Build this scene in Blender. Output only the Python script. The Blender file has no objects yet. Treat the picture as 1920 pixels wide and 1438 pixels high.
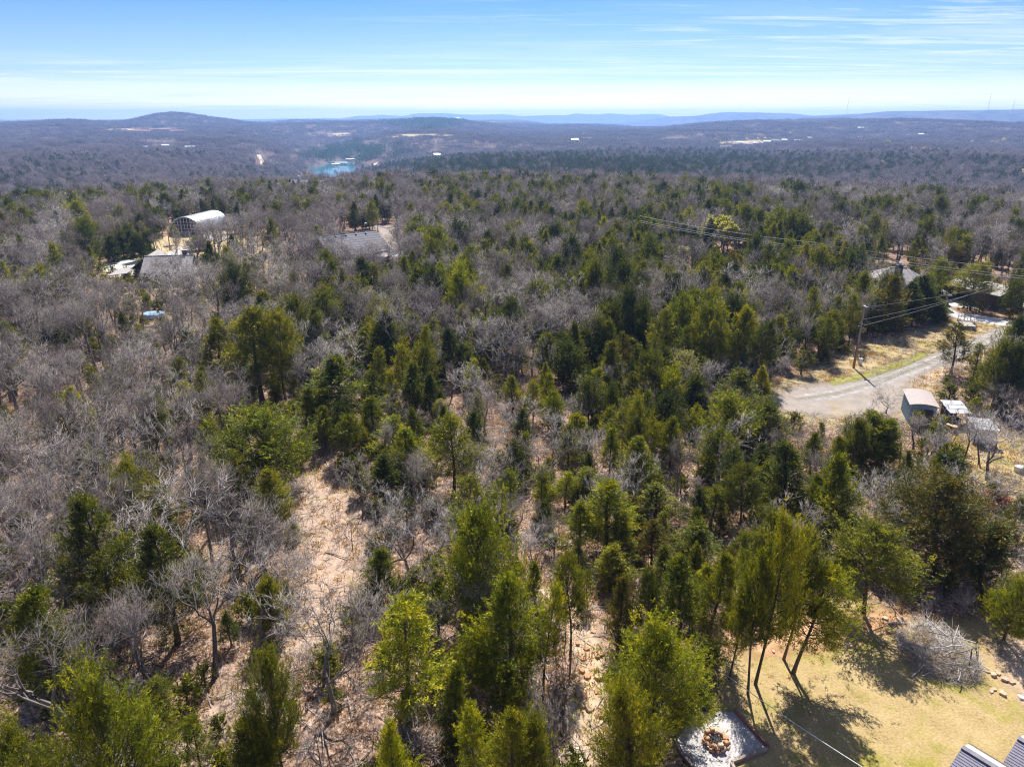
import bpy, math, random
import numpy as np
from mathutils import Vector, Matrix

R = math.radians
rnd = random.Random(11)
rng = np.random.default_rng(7)
S = bpy.context.scene
COL = S.collection

# ------------------------------------------------------------------ camera
CAM_H, PITCH, FPX = 33.0, R(20.5), 1331.0
cam_d = bpy.data.cameras.new('camera'); cam = bpy.data.objects.new('camera', cam_d); COL.objects.link(cam)
cam.location = (0, 0, CAM_H); cam.rotation_euler = (R(90) - PITCH, 0, 0)
cam_d.sensor_width = 36; cam_d.lens = FPX / 1920 * 36; cam_d.clip_start = 0.5; cam_d.clip_end = 80000
S.camera = cam

# ------------------------------------------------------------------ light
SUN_EL, SUN_AZ = R(50), R(5)
sl = bpy.data.lights.new('sun', 'SUN'); sl.energy = 5.0; sl.angle = R(0.53); sl.color = (1.0, 0.95, 0.87)
so = bpy.data.objects.new('sun', sl); COL.objects.link(so)
sd = Vector((-math.sin(SUN_AZ) * math.cos(SUN_EL), -math.cos(SUN_AZ) * math.cos(SUN_EL), -math.sin(SUN_EL)))
so.rotation_euler = sd.to_track_quat('-Z', 'Y').to_euler()
W = bpy.data.worlds.new('World'); S.world = W; W.use_nodes = True
nt = W.node_tree; N = nt.nodes; L = nt.links
for n in list(N): N.remove(n)

def node(nt, t, **kw):
    n = nt.nodes.new(t)
    for k, v in kw.items():
        if k.startswith('i_'):
            n.inputs[int(k[2:]) if k[2:].isdigit() else k[2:]].default_value = v
        else: setattr(n, k, v)
    return n

def ramp(nt, stops, interp='LINEAR'):
    r = nt.nodes.new('ShaderNodeValToRGB'); e = r.color_ramp.elements
    r.color_ramp.interpolation = interp
    while len(e) < len(stops): e.new(0.5)
    for i, (p, c) in enumerate(stops):
        e[i].position = p; e[i].color = (*c, 1) if len(c) == 3 else c
    return r

def mth(nt, op, a, b=None, c=None, clamp=False):
    n = nt.nodes.new('ShaderNodeMath'); n.operation = op; n.use_clamp = clamp
    for i, v in enumerate((a, b, c)):
        if v is None: continue
        if isinstance(v, (int, float)): n.inputs[i].default_value = v
        else: nt.links.new(v, n.inputs[i])
    return n.outputs[0]

def mixc(nt, fac, a, b, mode='MIX'):
    n = nt.nodes.new('ShaderNodeMix'); n.data_type = 'RGBA'; n.blend_type = mode; n.clamp_factor = True
    for i, v in ((0, fac), (6, a), (7, b)):
        if isinstance(v, (int, float)): n.inputs[i].default_value = v
        elif isinstance(v, tuple): n.inputs[i].default_value = (*v, 1)
        else: nt.links.new(v, n.inputs[i])
    return n.outputs[2]

sky = node(nt, 'ShaderNodeTexSky', sky_type='NISHITA', sun_disc=False, sun_elevation=SUN_EL, sun_rotation=SUN_AZ,
           altitude=300, air_density=1.0, dust_density=0.6, ozone_density=1.5)
geo = node(nt, 'ShaderNodeTexCoord')
sep = node(nt, 'ShaderNodeSeparateXYZ'); L.new(geo.outputs['Generated'], sep.inputs[0])
zz = mth(nt, 'MAXIMUM', sep.outputs[2], 0.0)
tintr = ramp(nt, [(0.0, (1.48, 1.42, 1.50)), (0.022, (1.10, 1.09, 1.26)), (0.047, (0.53, 0.66, 0.97)), (0.083, (0.42, 0.55, 0.92)), (0.15, (0.19, 0.40, 0.91)), (0.4, (0.125, 0.26, 0.60)), (1.0, (0.13, 0.26, 0.51))])
L.new(zz, tintr.inputs[0])
skyc = mixc(nt, 1.0, sky.outputs[0], tintr.outputs[0], 'MULTIPLY')
# thin cirrus, laid out on a flat layer overhead
zden = mth(nt, 'ADD', zz, 0.03)
cx = mth(nt, 'DIVIDE', sep.outputs[0], zden); cy = mth(nt, 'DIVIDE', sep.outputs[1], zden)
comb = node(nt, 'ShaderNodeCombineXYZ'); L.new(cx, comb.inputs[0]); L.new(cy, comb.inputs[1])
mp = node(nt, 'ShaderNodeMapping'); L.new(comb.outputs[0], mp.inputs[0])
mp.inputs['Rotation'].default_value = (0, 0, R(-16)); mp.inputs['Scale'].default_value = (0.12, 0.42, 1); mp.inputs['Location'].default_value = (3.1, 1.7, 0)
n1 = node(nt, 'ShaderNodeTexNoise'); L.new(mp.outputs[0], n1.inputs['Vector']); n1.inputs['Scale'].default_value = 1.5
n1.inputs['Detail'].default_value = 8; n1.inputs['Roughness'].default_value = 0.62; n1.inputs['Distortion'].default_value = 0.7
n2 = node(nt, 'ShaderNodeTexNoise'); L.new(mp.outputs[0], n2.inputs['Vector']); n2.inputs['Scale'].default_value = 0.35; n2.inputs['Detail'].default_value = 3
mp2 = node(nt, 'ShaderNodeMapping'); L.new(comb.outputs[0], mp2.inputs[0]); mp2.inputs['Rotation'].default_value = (0, 0, R(24)); mp2.inputs['Scale'].default_value = (0.32, 1.6, 1); mp2.inputs['Location'].default_value = (0.4, 5.2, 0)
n3 = node(nt, 'ShaderNodeTexNoise'); L.new(mp2.outputs[0], n3.inputs['Vector']); n3.inputs['Scale'].default_value = 1.3; n3.inputs['Detail'].default_value = 9; n3.inputs['Roughness'].default_value = 0.68; n3.inputs['Distortion'].default_value = 1.1
cm3 = mth(nt, 'MULTIPLY', mth(nt, 'SUBTRACT', n3.outputs[0], 0.50), 5.0, clamp=True)
cm3 = mth(nt, 'MULTIPLY', cm3, mth(nt, 'ADD', mth(nt, 'MULTIPLY', sep.outputs[0], 1.6), 0.45, clamp=True))
cm = mth(nt, 'MULTIPLY', mth(nt, 'SUBTRACT', n1.outputs[0], 0.47), 5.0, clamp=True)
cm = mth(nt, 'MULTIPLY', cm, mth(nt, 'MULTIPLY', mth(nt, 'SUBTRACT', n2.outputs[0], 0.40), 5.0, clamp=True))
band = ramp(nt, [(0.0, (1.0,) * 3), (0.035, (1.0,) * 3), (0.075, (0.75,) * 3), (0.2, (0.65,) * 3), (1.0, (0.4,) * 3)]); L.new(zz, band.inputs[0])
cm = mth(nt, 'MULTIPLY', mth(nt, 'MAXIMUM', cm, cm3), band.outputs[0])
skyc = mixc(nt, cm, skyc, (7.1, 7.4, 7.6))
bg = node(nt, 'ShaderNodeBackground'); bg.inputs['Strength'].default_value = 0.088
L.new(skyc, bg.inputs[0]); wo = node(nt, 'ShaderNodeOutputWorld'); L.new(bg.outputs[0], wo.inputs[0])
S.view_settings.view_transform = 'Standard'; S.view_settings.look = 'None'; S.view_settings.exposure = 0.88
S.view_settings.gamma = 1.0; S.view_settings.use_curve_mapping = False
S.render.engine = 'CYCLES'
S.cycles.use_denoising = True; S.cycles.denoising_prefilter = 'NONE'; S.cycles.denoising_input_passes = 'RGB_ALBEDO_NORMAL'; S.cycles.pixel_filter_type = 'BLACKMAN_HARRIS'; S.cycles.filter_width = 1.2; S.cycles.max_bounces = 6; S.cycles.diffuse_bounces = 3; S.cycles.transmission_bounces = 4
S.cycles.transparent_max_bounces = 12; S.cycles.volume_bounces = 1; S.cycles.caustics_reflective = False; S.cycles.caustics_refractive = False
S.cycles.sample_clamp_indirect = 4.0

# ------------------------------------------------------------------ pixel <-> place
cp, sp = math.cos(PITCH), math.sin(PITCH)
def ray(px, py):
    x = (px - 960) / FPX; y = (719 - py) / FPX
    return np.array((x, cp + y * sp, -sp + y * cp))
def at(px, py, z=0.0):
    d = ray(px, py); t = (CAM_H - z) / -d[2]
    return np.array((d[0] * t, d[1] * t, z))
def depth(p): return p[1] * cp + (CAM_H - p[2]) * sp
def project(P):
    P = np.asarray(P, float); X = P[..., 0]; Y = P[..., 1]; Z = P[..., 2] - CAM_H
    d = Y * cp - Z * sp; v = Y * sp + Z * cp
    return 960 + FPX * X / d, 719 - FPX * v / d, d
def azpx(px, py=222):
    d = ray(px, py); return math.atan2(d[0], d[1])

# ------------------------------------------------------------------ terrain
def sstep(a, b, x):
    t = np.clip((x - a) / (b - a), 0, 1); return t * t * (3 - 2 * t)
_ph = np.random.default_rng(3).uniform(0, 6.28, (14, 3))
def lump(x, y, wl):
    s = 0
    for i, (a, b, c) in enumerate(_ph):
        k = 6.283 / (wl * (0.6 + 0.12 * i)); s = s + np.sin(k * (x * math.cos(a) + y * math.sin(a)) + b)
    return s / 4.0
def crest(tab):
    a = [azpx(px) for px, py in tab]; e = [math.atan2(ray(px, py)[2], math.hypot(*ray(px, py)[:2])) for px, py in tab]
    return np.array(a), np.array(e)
RIDGES = [
    (4500, 420, crest([(380, 236), (480, 226), (560, 222), (680, 222), (800, 221), (900, 222), (990, 221), (1080, 224), (1200, 232), (1300, 240)])),
    (5400, 500, crest([(1330, 240), (1420, 226), (1500, 220), (1580, 216), (1660, 210), (1760, 208), (1860, 205), (1980, 206), (2100, 214)])),
    (7000, 700, crest([(1100, 228), (1190, 224), (1250, 216), (1330, 213), (1420, 211), (1480, 214), (1520, 218), (1600, 214), (1700, 216), (1900, 222)])),
    (10500, 900, crest([(400, 224), (640, 221), (665, 217), (760, 216), (775, 213), (900, 214), (1060, 215), (1080, 211), (1240, 212), (1260, 216), (1500, 220)])),
]
_fz = [(-200, 6), (0, 7), (300, 7), (480, 2), (600, 4), (800, 7), (900, 2), (1000, -10), (1240, -12), (1330, 2), (1420, 13), (1600, 14), (1750, 9), (1900, 6), (2100, 6)]
FZ_A = np.array([azpx(p) for p, q in _fz]); FZ_Z = np.array([q for p, q in _fz])
LAKE_AZ = azpx(622, 320)
HILLS = [(azpx(320), 3300, 27, 120, 420), (azpx(410), 3250, 14, 150, 350), (azpx(230), 3250, 9, 330, 300), (azpx(810), 2950, 14, 230, 250), (azpx(1400), 2500, 9, 330, 260), (azpx(1700), 2700, 8, 420, 300), (azpx(1600), 1500, 12, 300, 260), (azpx(900), 1650, 9, 170, 200), (azpx(330), 1700, 10, 300, 260), (azpx(1250), 2050, 8, 240, 220)]
def terrain(x, y):
    x = np.asarray(x, float); y = np.asarray(y, float)
    D = np.hypot(x, y) + 1e-6; az = np.arctan2(x, y)
    front = np.cos(np.clip(az, -math.pi, math.pi))
    D0 = np.interp(az, [-0.62, -0.35, -0.15, 0.1, 0.4, 0.65], [225, 255, 280, 268, 240, 235])
    g = np.exp(-((az - LAKE_AZ) / 0.085) ** 2)
    zv = -25 - 33 * g
    s1 = sstep(D0, D0 + 430 + 260 * g, D); s2 = sstep(1450 + 260 * g, 3000, D)
    zf = np.interp(az, FZ_A, FZ_Z)
    z = zv * s1 + (zf - zv) * s2
    z = z + (lump(x, y, 640) * 6.5 + lump(y, x, 280) * 2.6) * sstep(520, 1100, D) * (1 - 0.85 * g * (1 - sstep(1700, 2100, D)))
    for a, d, h, wa, wr in HILLS:
        z = z + h * np.exp(-(((az - a) * d / wa) ** 2) - ((D - d) / wr) ** 2)
    z = z - 28 * sstep(3450, 4000, D)
    for d, w, (aa, ee) in RIDGES:
        top = CAM_H + d * np.tan(np.interp(az, aa, ee)) - 4
        z = z + np.maximum(top + 22, 0) * np.exp(-((D - d) / w) ** 2)
    # the lake's bowl
    c = at(622, 320, -60); u = np.array((math.sin(LAKE_AZ), math.cos(LAKE_AZ)))
    r = (x - c[0]) * u[0] + (y - c[1]) * u[1]; q = (x - c[0]) * u[1] - (y - c[1]) * u[0]
    e = np.sqrt((r / 300) ** 2 + ((q - 6 - r * 0.05 + 14 * np.sin(r / 55.0)) / 44) ** 2)
    k = 1 - sstep(0.85, 1.5, e)
    z = z * (1 - k) + np.minimum(z, -64) * k
    return z

# ------------------------------------------------------------------ mesh helpers
def mesh_from(name, V, Q=None, T=None, matsQ=None, matsT=None, tint=None, mats=(), smooth=False):
    me = bpy.data.meshes.new(name)
    V = np.asarray(V, np.float32); Q = np.zeros((0, 4), np.int32) if Q is None or len(Q) == 0 else np.asarray(Q, np.int32)
    T = np.zeros((0, 3), np.int32) if T is None or len(T) == 0 else np.asarray(T, np.int32)
    me.vertices.add(len(V)); me.vertices.foreach_set('co', V.ravel())
    nl = Q.size + T.size; me.loops.add(nl); me.polygons.add(len(Q) + len(T))
    me.loops.foreach_set('vertex_index', np.concatenate((Q.ravel(), T.ravel())).astype(np.int32))
    st = np.concatenate((np.arange(len(Q)) * 4, Q.size + np.arange(len(T)) * 3)).astype(np.int32)
    me.polygons.foreach_set('loop_start', st)
    mi = np.concatenate((np.zeros(len(Q)) if matsQ is None else np.asarray(matsQ), np.zeros(len(T)) if matsT is None else np.asarray(matsT))).astype(np.int32)
    for m in mats: me.materials.append(m)
    me.polygons.foreach_set('material_index', mi)
    if smooth: me.polygons.foreach_set('use_smooth', np.ones(len(mi), bool))
    if tint is not None:
        a = me.attributes.new('tint', 'FLOAT', 'POINT'); a.data.foreach_set('value', np.asarray(tint, np.float32))
    me.update(calc_edges=True); me.validate()
    return me

class MB:
    """collects simple solids into one mesh"""
    def __init__(s): s.v = []; s.f = []; s.m = []
    def add(s, v, f, m=0):
        o = len(s.v); s.v += [tuple(map(float, p)) for p in v]; s.f += [tuple(i + o for i in q) for q in f]; s.m += [m] * len(f); return s
    def box(s, c, d, rz=0.0, m=0, taper=1.0):
        x, y, z = d[0] / 2, d[1] / 2, d[2] / 2; ca, sa = math.cos(rz), math.sin(rz); P = []
        for k in (-1, 1):
            t = taper if k > 0 else 1
            for a, b in ((-1, -1), (1, -1), (1, 1), (-1, 1)):
                X, Y = a * x * t, b * y * t; P.append((c[0] + X * ca - Y * sa, c[1] + X * sa + Y * ca, c[2] + k * z))
        return s.add(P, [(3, 2, 1, 0), (4, 5, 6, 7), (0, 1, 5, 4), (1, 2, 6, 5), (2, 3, 7, 6), (3, 0, 4, 7)], m)
    def bar(s, a, b, w, h=None, m=0, up=(0, 0, 1)):
        a, b = Vector(a), Vector(b); d = (b - a).normalized(); u = Vector(up)
        if abs(d.dot(u)) > 0.95: u = Vector((1, 0, 0))
        r = d.cross(u).normalized() * (w / 2); n = r.cross(d).normalized() * ((h or w) / 2); P = []
        for p in (a, b): P += [p - r - n, p + r - n, p + r + n, p - r + n]
        return s.add(P, [(3, 2, 1, 0), (4, 5, 6, 7), (0, 1, 5, 4), (1, 2, 6, 5), (2, 3, 7, 6), (3, 0, 4, 7)], m)
    def tube(s, pts, rad, n=8, m=0, cap=True):
        pts = [Vector(p) for p in pts]; rad = rad if hasattr(rad, '__len__') else [rad] * len(pts); o = len(s.v); V = []; F = []
        for i, p in enumerate(pts):
            d = (pts[min(i + 1, len(pts) - 1)] - pts[max(i - 1, 0)]).normalized(); u = Vector((0, 0, 1)) if abs(d.z) < 0.9 else Vector((1, 0, 0))
            a = d.cross(u).normalized(); b = d.cross(a)
            for k in range(n):
                t = 6.28319 * k / n; V.append(p + (a * math.cos(t) + b * math.sin(t)) * rad[i])
        for i in range(len(pts) - 1):
            for k in range(n): F.append((i * n + k, i * n + (k + 1) % n, (i + 1) * n + (k + 1) % n, (i + 1) * n + k))
        if cap: F.append(tuple(range(n))[::-1]); F.append(tuple((len(pts) - 1) * n + k for k in range(n)))
        return s.add(V, F, m)
    def poly(s, pts, m=0): return s.add(pts, [tuple(range(len(pts)))], m)
    def slab(s, pts, t, m=0):
        """a flat polygon with thickness t below it (along its own normal)"""
        P = [Vector(p) for p in pts]; n = (P[1] - P[0]).cross(P[2] - P[0]).normalized()
        if n.z < 0: P.reverse(); n = -n
        k = len(P); V = P + [p - n * t for p in P]
        return s.add(V, [tuple(range(k)), tuple(range(2 * k - 1, k - 1, -1))] + [(i, i + k, (i + 1) % k + k, (i + 1) % k) for i in range(k)], m)
    def build(s, name, mats, parent=None, bevel=0.0, smooth=False):
        me = bpy.data.meshes.new(name); me.from_pydata(s.v, [], s.f)
        for m in (mats if isinstance(mats, (list, tuple)) else [mats]): me.materials.append(m)
        me.polygons.foreach_set('material_index', s.m)
        if smooth: me.polygons.foreach_set('use_smooth', [True] * len(s.f))
        me.update(); o = bpy.data.objects.new(name, me); COL.objects.link(o)
        if bevel:
            b = o.modifiers.new('bevel', 'BEVEL'); b.width = bevel; b.segments = 1; b.limit_method = 'ANGLE'
        if parent is not None: o.parent = parent
        return o

def tag(o, label=None, cat=None, group=None, kind=None):
    if label: o['label'] = label
    if cat: o['category'] = cat
    if group: o['group'] = group
    if kind: o['kind'] = kind
    return o
def empty(name, loc=(0, 0, 0), rz=0.0):
    o = bpy.data.objects.new(name, None); COL.objects.link(o); o.location = [float(v) for v in loc]; o.rotation_euler = (0, 0, rz); o.empty_display_size = 0.3
    return o

# ------------------------------------------------------------------ materials
def mat(name):
    m = bpy.data.materials.new(name); m.use_nodes = True
    t = m.node_tree; b = t.nodes['Principled BSDF']; b.inputs['Specular IOR Level'].default_value = 0.25; b.inputs['Roughness'].default_value = 0.85
    return m, t, b
def noise(t, scale, detail=5, rough=0.6, vec=None, dist=0.0):
    n = t.nodes.new('ShaderNodeTexNoise'); n.inputs['Scale'].default_value = scale; n.inputs['Detail'].default_value = detail
    n.inputs['Roughness'].default_value = rough; n.inputs['Distortion'].default_value = dist
    if vec is not None: t.links.new(vec, n.inputs['Vector'])
    return n
def pos(t): return t.nodes.new('ShaderNodeNewGeometry').outputs['Position']
def objc(t): return t.nodes.new('ShaderNodeTexCoord').outputs['Object']
def bump(t, b, h, strength=0.4, dist=0.05):
    n = t.nodes.new('ShaderNodeBump'); n.inputs['Strength'].default_value = strength; n.inputs['Distance'].default_value = dist
    t.links.new(h, n.inputs['Height']); t.links.new(n.outputs[0], b.inputs['Normal'])
def simple(name, c, c2=None, scale=3.0, rough=0.8, metal=0.0, spec=0.3):
    m, t, b = mat(name); b.inputs['Roughness'].default_value = rough; b.inputs['Metallic'].default_value = metal; b.inputs['Specular IOR Level'].default_value = spec
    n = noise(t, scale, 6, 0.65, objc(t)); c2 = c2 or tuple(v * 0.72 for v in c)
    r = ramp(t, [(0.33, c2), (0.66, c)]); t.links.new(n.outputs[0], r.inputs[0]); t.links.new(r.outputs[0], b.inputs['Base Color'])
    bump(t, b, n.outputs[0], 0.25, 0.02)
    return m

def foliage(name, cols, trans=0.28):
    """leaf surface: colour from the spray's own tint, a little different for every tree"""
    m, t, b = mat(name); a = t.nodes.new('ShaderNodeAttribute'); a.attribute_name = 'tint'
    oi = t.nodes.new('ShaderNodeObjectInfo')
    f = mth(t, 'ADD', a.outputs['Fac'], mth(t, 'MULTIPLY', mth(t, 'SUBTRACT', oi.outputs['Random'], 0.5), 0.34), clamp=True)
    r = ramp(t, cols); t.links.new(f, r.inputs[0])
    d = t.nodes.new('ShaderNodeBsdfDiffuse'); tr = t.nodes.new('ShaderNodeBsdfTranslucent'); gl = t.nodes.new('ShaderNodeBsdfGlossy'); gl.inputs['Roughness'].default_value = 0.5
    gl.inputs['Color'].default_value = (0.5, 0.55, 0.45, 1)
    t.links.new(r.outputs[0], d.inputs[0]); t.links.new(mixc(t, 1.0, r.outputs[0], (1.6, 1.5, 0.4), 'MULTIPLY'), tr.inputs[0])
    ms = t.nodes.new('ShaderNodeMixShader'); ms.inputs[0].default_value = trans; t.links.new(d.outputs[0], ms.inputs[1]); t.links.new(tr.outputs[0], ms.inputs[2])
    m2 = t.nodes.new('ShaderNodeMixShader'); m2.inputs[0].default_value = 0.045; t.links.new(ms.outputs[0], m2.inputs[1]); t.links.new(gl.outputs[0], m2.inputs[2])
    t.links.new(m2.outputs[0], t.nodes['Material Output'].inputs[0]); t.nodes.remove(b)
    return m
LEAF = {  # dark stops deepened to paint shaded crown sides; bright stops left for tips
    'green':  foliage('cedar_foliage_green', [(0.0, (0.050, 0.064, 0.007)), (0.45, (0.126, 0.150, 0.010)), (0.75, (0.251, 0.259, 0.012)), (1.0, (0.411, 0.368, 0.015))]),
    'dark':   foliage('cedar_foliage_dark', [(0.0, (0.028, 0.041, 0.009)), (0.5, (0.066, 0.087, 0.013)), (0.8, (0.131, 0.152, 0.017)), (1.0, (0.216, 0.219, 0.021))], 0.25),
    'olive':  foliage('cedar_foliage_olive', [(0.0, (0.053, 0.066, 0.010)), (0.45, (0.134, 0.148, 0.014)), (0.75, (0.255, 0.254, 0.017)), (1.0, (0.409, 0.342, 0.022))]),
    'lime':   foliage('cedar_foliage_lime', [(0.0, (0.076, 0.100, 0.007)), (0.45, (0.204, 0.229, 0.010)), (0.75, (0.368, 0.371, 0.012)), (1.0, (0.553, 0.487, 0.015))], 0.30),
    'yellow': foliage('cedar_foliage_yellow', [(0.0, (0.066, 0.085, 0.009)), (0.45, (0.185, 0.194, 0.011)), (0.75, (0.318, 0.300, 0.013)), (1.0, (0.449, 0.381, 0.022))], 0.30),
    'bronze': foliage('cedar_foliage_bronze', [(0.0, (0.042, 0.048, 0.010)), (0.4, (0.111, 0.106, 0.014)), (0.75, (0.223, 0.162, 0.019)), (1.0, (0.343, 0.215, 0.030))]),
}
BUDS = foliage('young_leaves_pale', [(0.0, (0.36, 0.36, 0.09)), (0.6, (0.52, 0.49, 0.14)), (1.0, (0.62, 0.56, 0.20))])
BLOSSOM = foliage('blossom_white', [(0.0, (0.5, 0.47, 0.42)), (1.0, (0.85, 0.82, 0.76))], 0.3)
REDBUD = foliage('red_leaves', [(0.0, (0.30, 0.06, 0.04)), (1.0, (0.55, 0.13, 0.07))])
PALEBUD = foliage('bud_greenish', [(0.0, (0.28, 0.28, 0.12)), (1.0, (0.50, 0.48, 0.22))], 0.3)
def bark(name, c1, c2):
    m, t, b = mat(name); oi = t.nodes.new('ShaderNodeObjectInfo'); n = noise(t, 6.0, 6, 0.7, objc(t))
    f = mth(t, 'ADD', n.outputs[0], mth(t, 'MULTIPLY', mth(t, 'SUBTRACT', oi.outputs['Random'], 0.5), 0.5), clamp=True)
    r = ramp(t, [(0.25, c1), (0.75, c2)]); t.links.new(f, r.inputs[0]); t.links.new(r.outputs[0], b.inputs['Base Color']); b.inputs['Roughness'].default_value = 0.9
    return m
BARK_C = bark('cedar_bark', (0.07, 0.05, 0.038), (0.17, 0.125, 0.10))
BARK_O = bark('oak_bark', (0.10, 0.085, 0.075), (0.24, 0.21, 0.19))
TWIG = bark('twig_bark', (0.19, 0.162, 0.145), (0.45, 0.41, 0.385))
TWIG_FAR = bark('far_twig_bark', (0.095, 0.078, 0.078), (0.20, 0.168, 0.168))
TWIG_D = bark('forest_twig_bark', (0.125, 0.10, 0.09), (0.30, 0.262, 0.245))
DEAD = bark('dead_wood', (0.34, 0.30, 0.28), (0.62, 0.57, 0.54))

# ground: leaf litter, with paler patches of grass
def litter_mat():
    m, t, b = mat('leaf_litter'); p = pos(t)
    big = noise(t, 0.055, 4, 0.55, p); mid = noise(t, 0.7, 5, 0.6, p)
    vo = t.nodes.new('ShaderNodeTexVoronoi'); vo.inputs['Scale'].default_value = 6.5; t.links.new(p, vo.inputs['Vector'])
    fine = noise(t, 2.6, 9, 0.78, p)
    leaf = ramp(t, [(0.0, (0.19, 0.115, 0.08)), (0.35, (0.345, 0.225, 0.163)), (0.7, (0.48, 0.33, 0.247)), (1.0, (0.60, 0.445, 0.345))])
    s = t.nodes.new('ShaderNodeSeparateColor'); t.links.new(vo.outputs['Color'], s.inputs[0])
    t.links.new(s.outputs[0], leaf.inputs[0])
    dk = ramp(t, [(0.40, (0.16, 0.14, 0.13)), (0.50, (0.72, 0.70, 0.68)), (0.60, (1, 1, 1))]); t.links.new(fine.outputs[0], dk.inputs[0])
    c = mixc(t, 0.85, leaf.outputs[0], dk.outputs[0], 'MULTIPLY')
    g = ramp(t, [(0.0, (0.20, 0.155, 0.07)), (1.0, (0.38, 0.29, 0.15))]); t.links.new(mid.outputs[0], g.inputs[0])
    k = mth(t, 'MULTIPLY', mth(t, 'SUBTRACT', mth(t, 'ADD', big.outputs[0], mth(t, 'MULTIPLY', mid.outputs[0], 0.25)), 0.70), 7.0, clamp=True)
    c = mixc(t, mth(t, 'MULTIPLY', k, 0.7), c, g.outputs[0])
    # far off the litter is painted darker, for the shade under trees
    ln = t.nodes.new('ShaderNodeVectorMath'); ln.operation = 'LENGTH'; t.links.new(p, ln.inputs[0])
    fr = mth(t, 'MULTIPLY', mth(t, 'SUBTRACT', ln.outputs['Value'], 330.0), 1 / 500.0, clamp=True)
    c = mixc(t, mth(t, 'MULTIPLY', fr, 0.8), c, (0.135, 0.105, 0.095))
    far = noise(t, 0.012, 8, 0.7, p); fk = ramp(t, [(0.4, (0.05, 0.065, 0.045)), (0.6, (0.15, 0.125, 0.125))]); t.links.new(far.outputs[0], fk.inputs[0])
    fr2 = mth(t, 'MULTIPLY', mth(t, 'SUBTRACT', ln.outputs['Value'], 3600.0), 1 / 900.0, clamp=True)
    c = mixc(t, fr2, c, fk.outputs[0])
    t.links.new(c, b.inputs['Base Color']); b.inputs['Roughness'].default_value = 1; b.inputs['Specular IOR Level'].default_value = 0.05
    bump(t, b, fine.outputs[0], 0.55, 0.12)
    return m
GROUND = litter_mat()

def sheet_mat(name, stops, s1=1.2, s2=9.0, edge=1.2, bstr=0.4, stops2=None, s3=0.12, thr=0.5, fw=0.5):
    """a ground cover whose ragged edge thins out into what lies under it"""
    m, t, b = mat(name); p = pos(t); a = noise(t, s1, 6, 0.65, p); f = noise(t, s2, 6, 0.75, p)
    mix = mth(t, 'ADD', mth(t, 'MULTIPLY', a.outputs[0], 1 - fw), mth(t, 'MULTIPLY', f.outputs[0], fw))
    r = ramp(t, stops); t.links.new(mth(t, 'MULTIPLY', mth(t, 'SUBTRACT', mix, 0.3), 2.5, clamp=True), r.inputs[0]); c = r.outputs[0]
    if stops2:
        q = noise(t, s3, 5, 0.6, p, 0.5); r2 = ramp(t, stops2); t.links.new(mth(t, 'MULTIPLY', mth(t, 'SUBTRACT', mix, 0.3), 2.5, clamp=True), r2.inputs[0])
        c = mixc(t, mth(t, 'MULTIPLY', mth(t, 'SUBTRACT', q.outputs[0], thr), 6.0, clamp=True), c, r2.outputs[0])
    t.links.new(c, b.inputs['Base Color']); b.inputs['Roughness'].default_value = 1; b.inputs['Specular IOR Level'].default_value = 0.08
    bump(t, b, f.outputs[0], bstr, 0.06)
    at_ = t.nodes.new('ShaderNodeAttribute'); at_.attribute_name = 'tint'
    e = noise(t, 1.1, 5, 0.75, p)
    k = mth(t, 'ADD', at_.outputs['Fac'], mth(t, 'MULTIPLY', mth(t, 'SUBTRACT', e.outputs[0], 0.5), 3.2 * edge))
    k2 = mth(t, 'ADD', mth(t, 'MULTIPLY', k, 0.9 / max(edge, 0.05)), 0.5, clamp=True)
    t.links.new(k2, b.inputs['Alpha'])
    return m

def inside(poly, x, y):
    r = np.zeros(x.shape, bool); j = len(poly) - 1
    for i in range(len(poly)):
        xi, yi = poly[i]; xj, yj = poly[j]
        c = ((yi > y) != (yj > y)) & (x < (xj - xi) * (y - yi) / (yj - yi + 1e-9) + xi); r ^= c; j = i
    return r
def sdist(poly, x, y):
    d = np.full(x.shape, 1e9); j = len(poly) - 1
    for i in range(len(poly)):
        ax, ay = poly[j]; bx, by = poly[i]; dx, dy = bx - ax, by - ay; l = dx * dx + dy * dy + 1e-9
        t = np.clip(((x - ax) * dx + (y - ay) * dy) / l, 0, 1); d = np.minimum(d, np.hypot(x - ax - t * dx, y - ay - t * dy)); j = i
    return np.where(inside(poly, x, y), d, -d)
def gpoly(pts, z=0.0): return [tuple(at(px, py, z)[:2]) for px, py in pts]
def sheet(name, poly, m, z, cell=None, pad=1.5, kind='structure'):
    xs = [p[0] for p in poly]; ys = [p[1] for p in poly]; w = max(max(xs) - min(xs), max(ys) - min(ys))
    cell = cell or max(0.35, w / 90)
    gx = np.arange(min(xs) - pad, max(xs) + pad + cell, cell); gy = np.arange(min(ys) - pad, max(ys) + pad + cell, cell)
    X, Y = np.meshgrid(gx, gy); SD = sdist(poly, X, Y); nx = len(gx)
    q = []
    ok = SD > -pad
    I, J = np.nonzero(ok[:-1, :-1] | ok[1:, 1:] | ok[:-1, 1:] | ok[1:, :-1])
    q = np.stack((I * nx + J, I * nx + J + 1, (I + 1) * nx + J + 1, (I + 1) * nx + J), 1)
    used, inv = np.unique(q, return_inverse=True)
    V = np.stack((X.ravel()[used], Y.ravel()[used], np.full(len(used), z)), 1)
    me = mesh_from(name, V, inv.reshape(-1, 4), tint=SD.ravel()[used], mats=[m]); o = bpy.data.objects.new(name, me); COL.objects.link(o)
    return tag(o, kind=kind)

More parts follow.
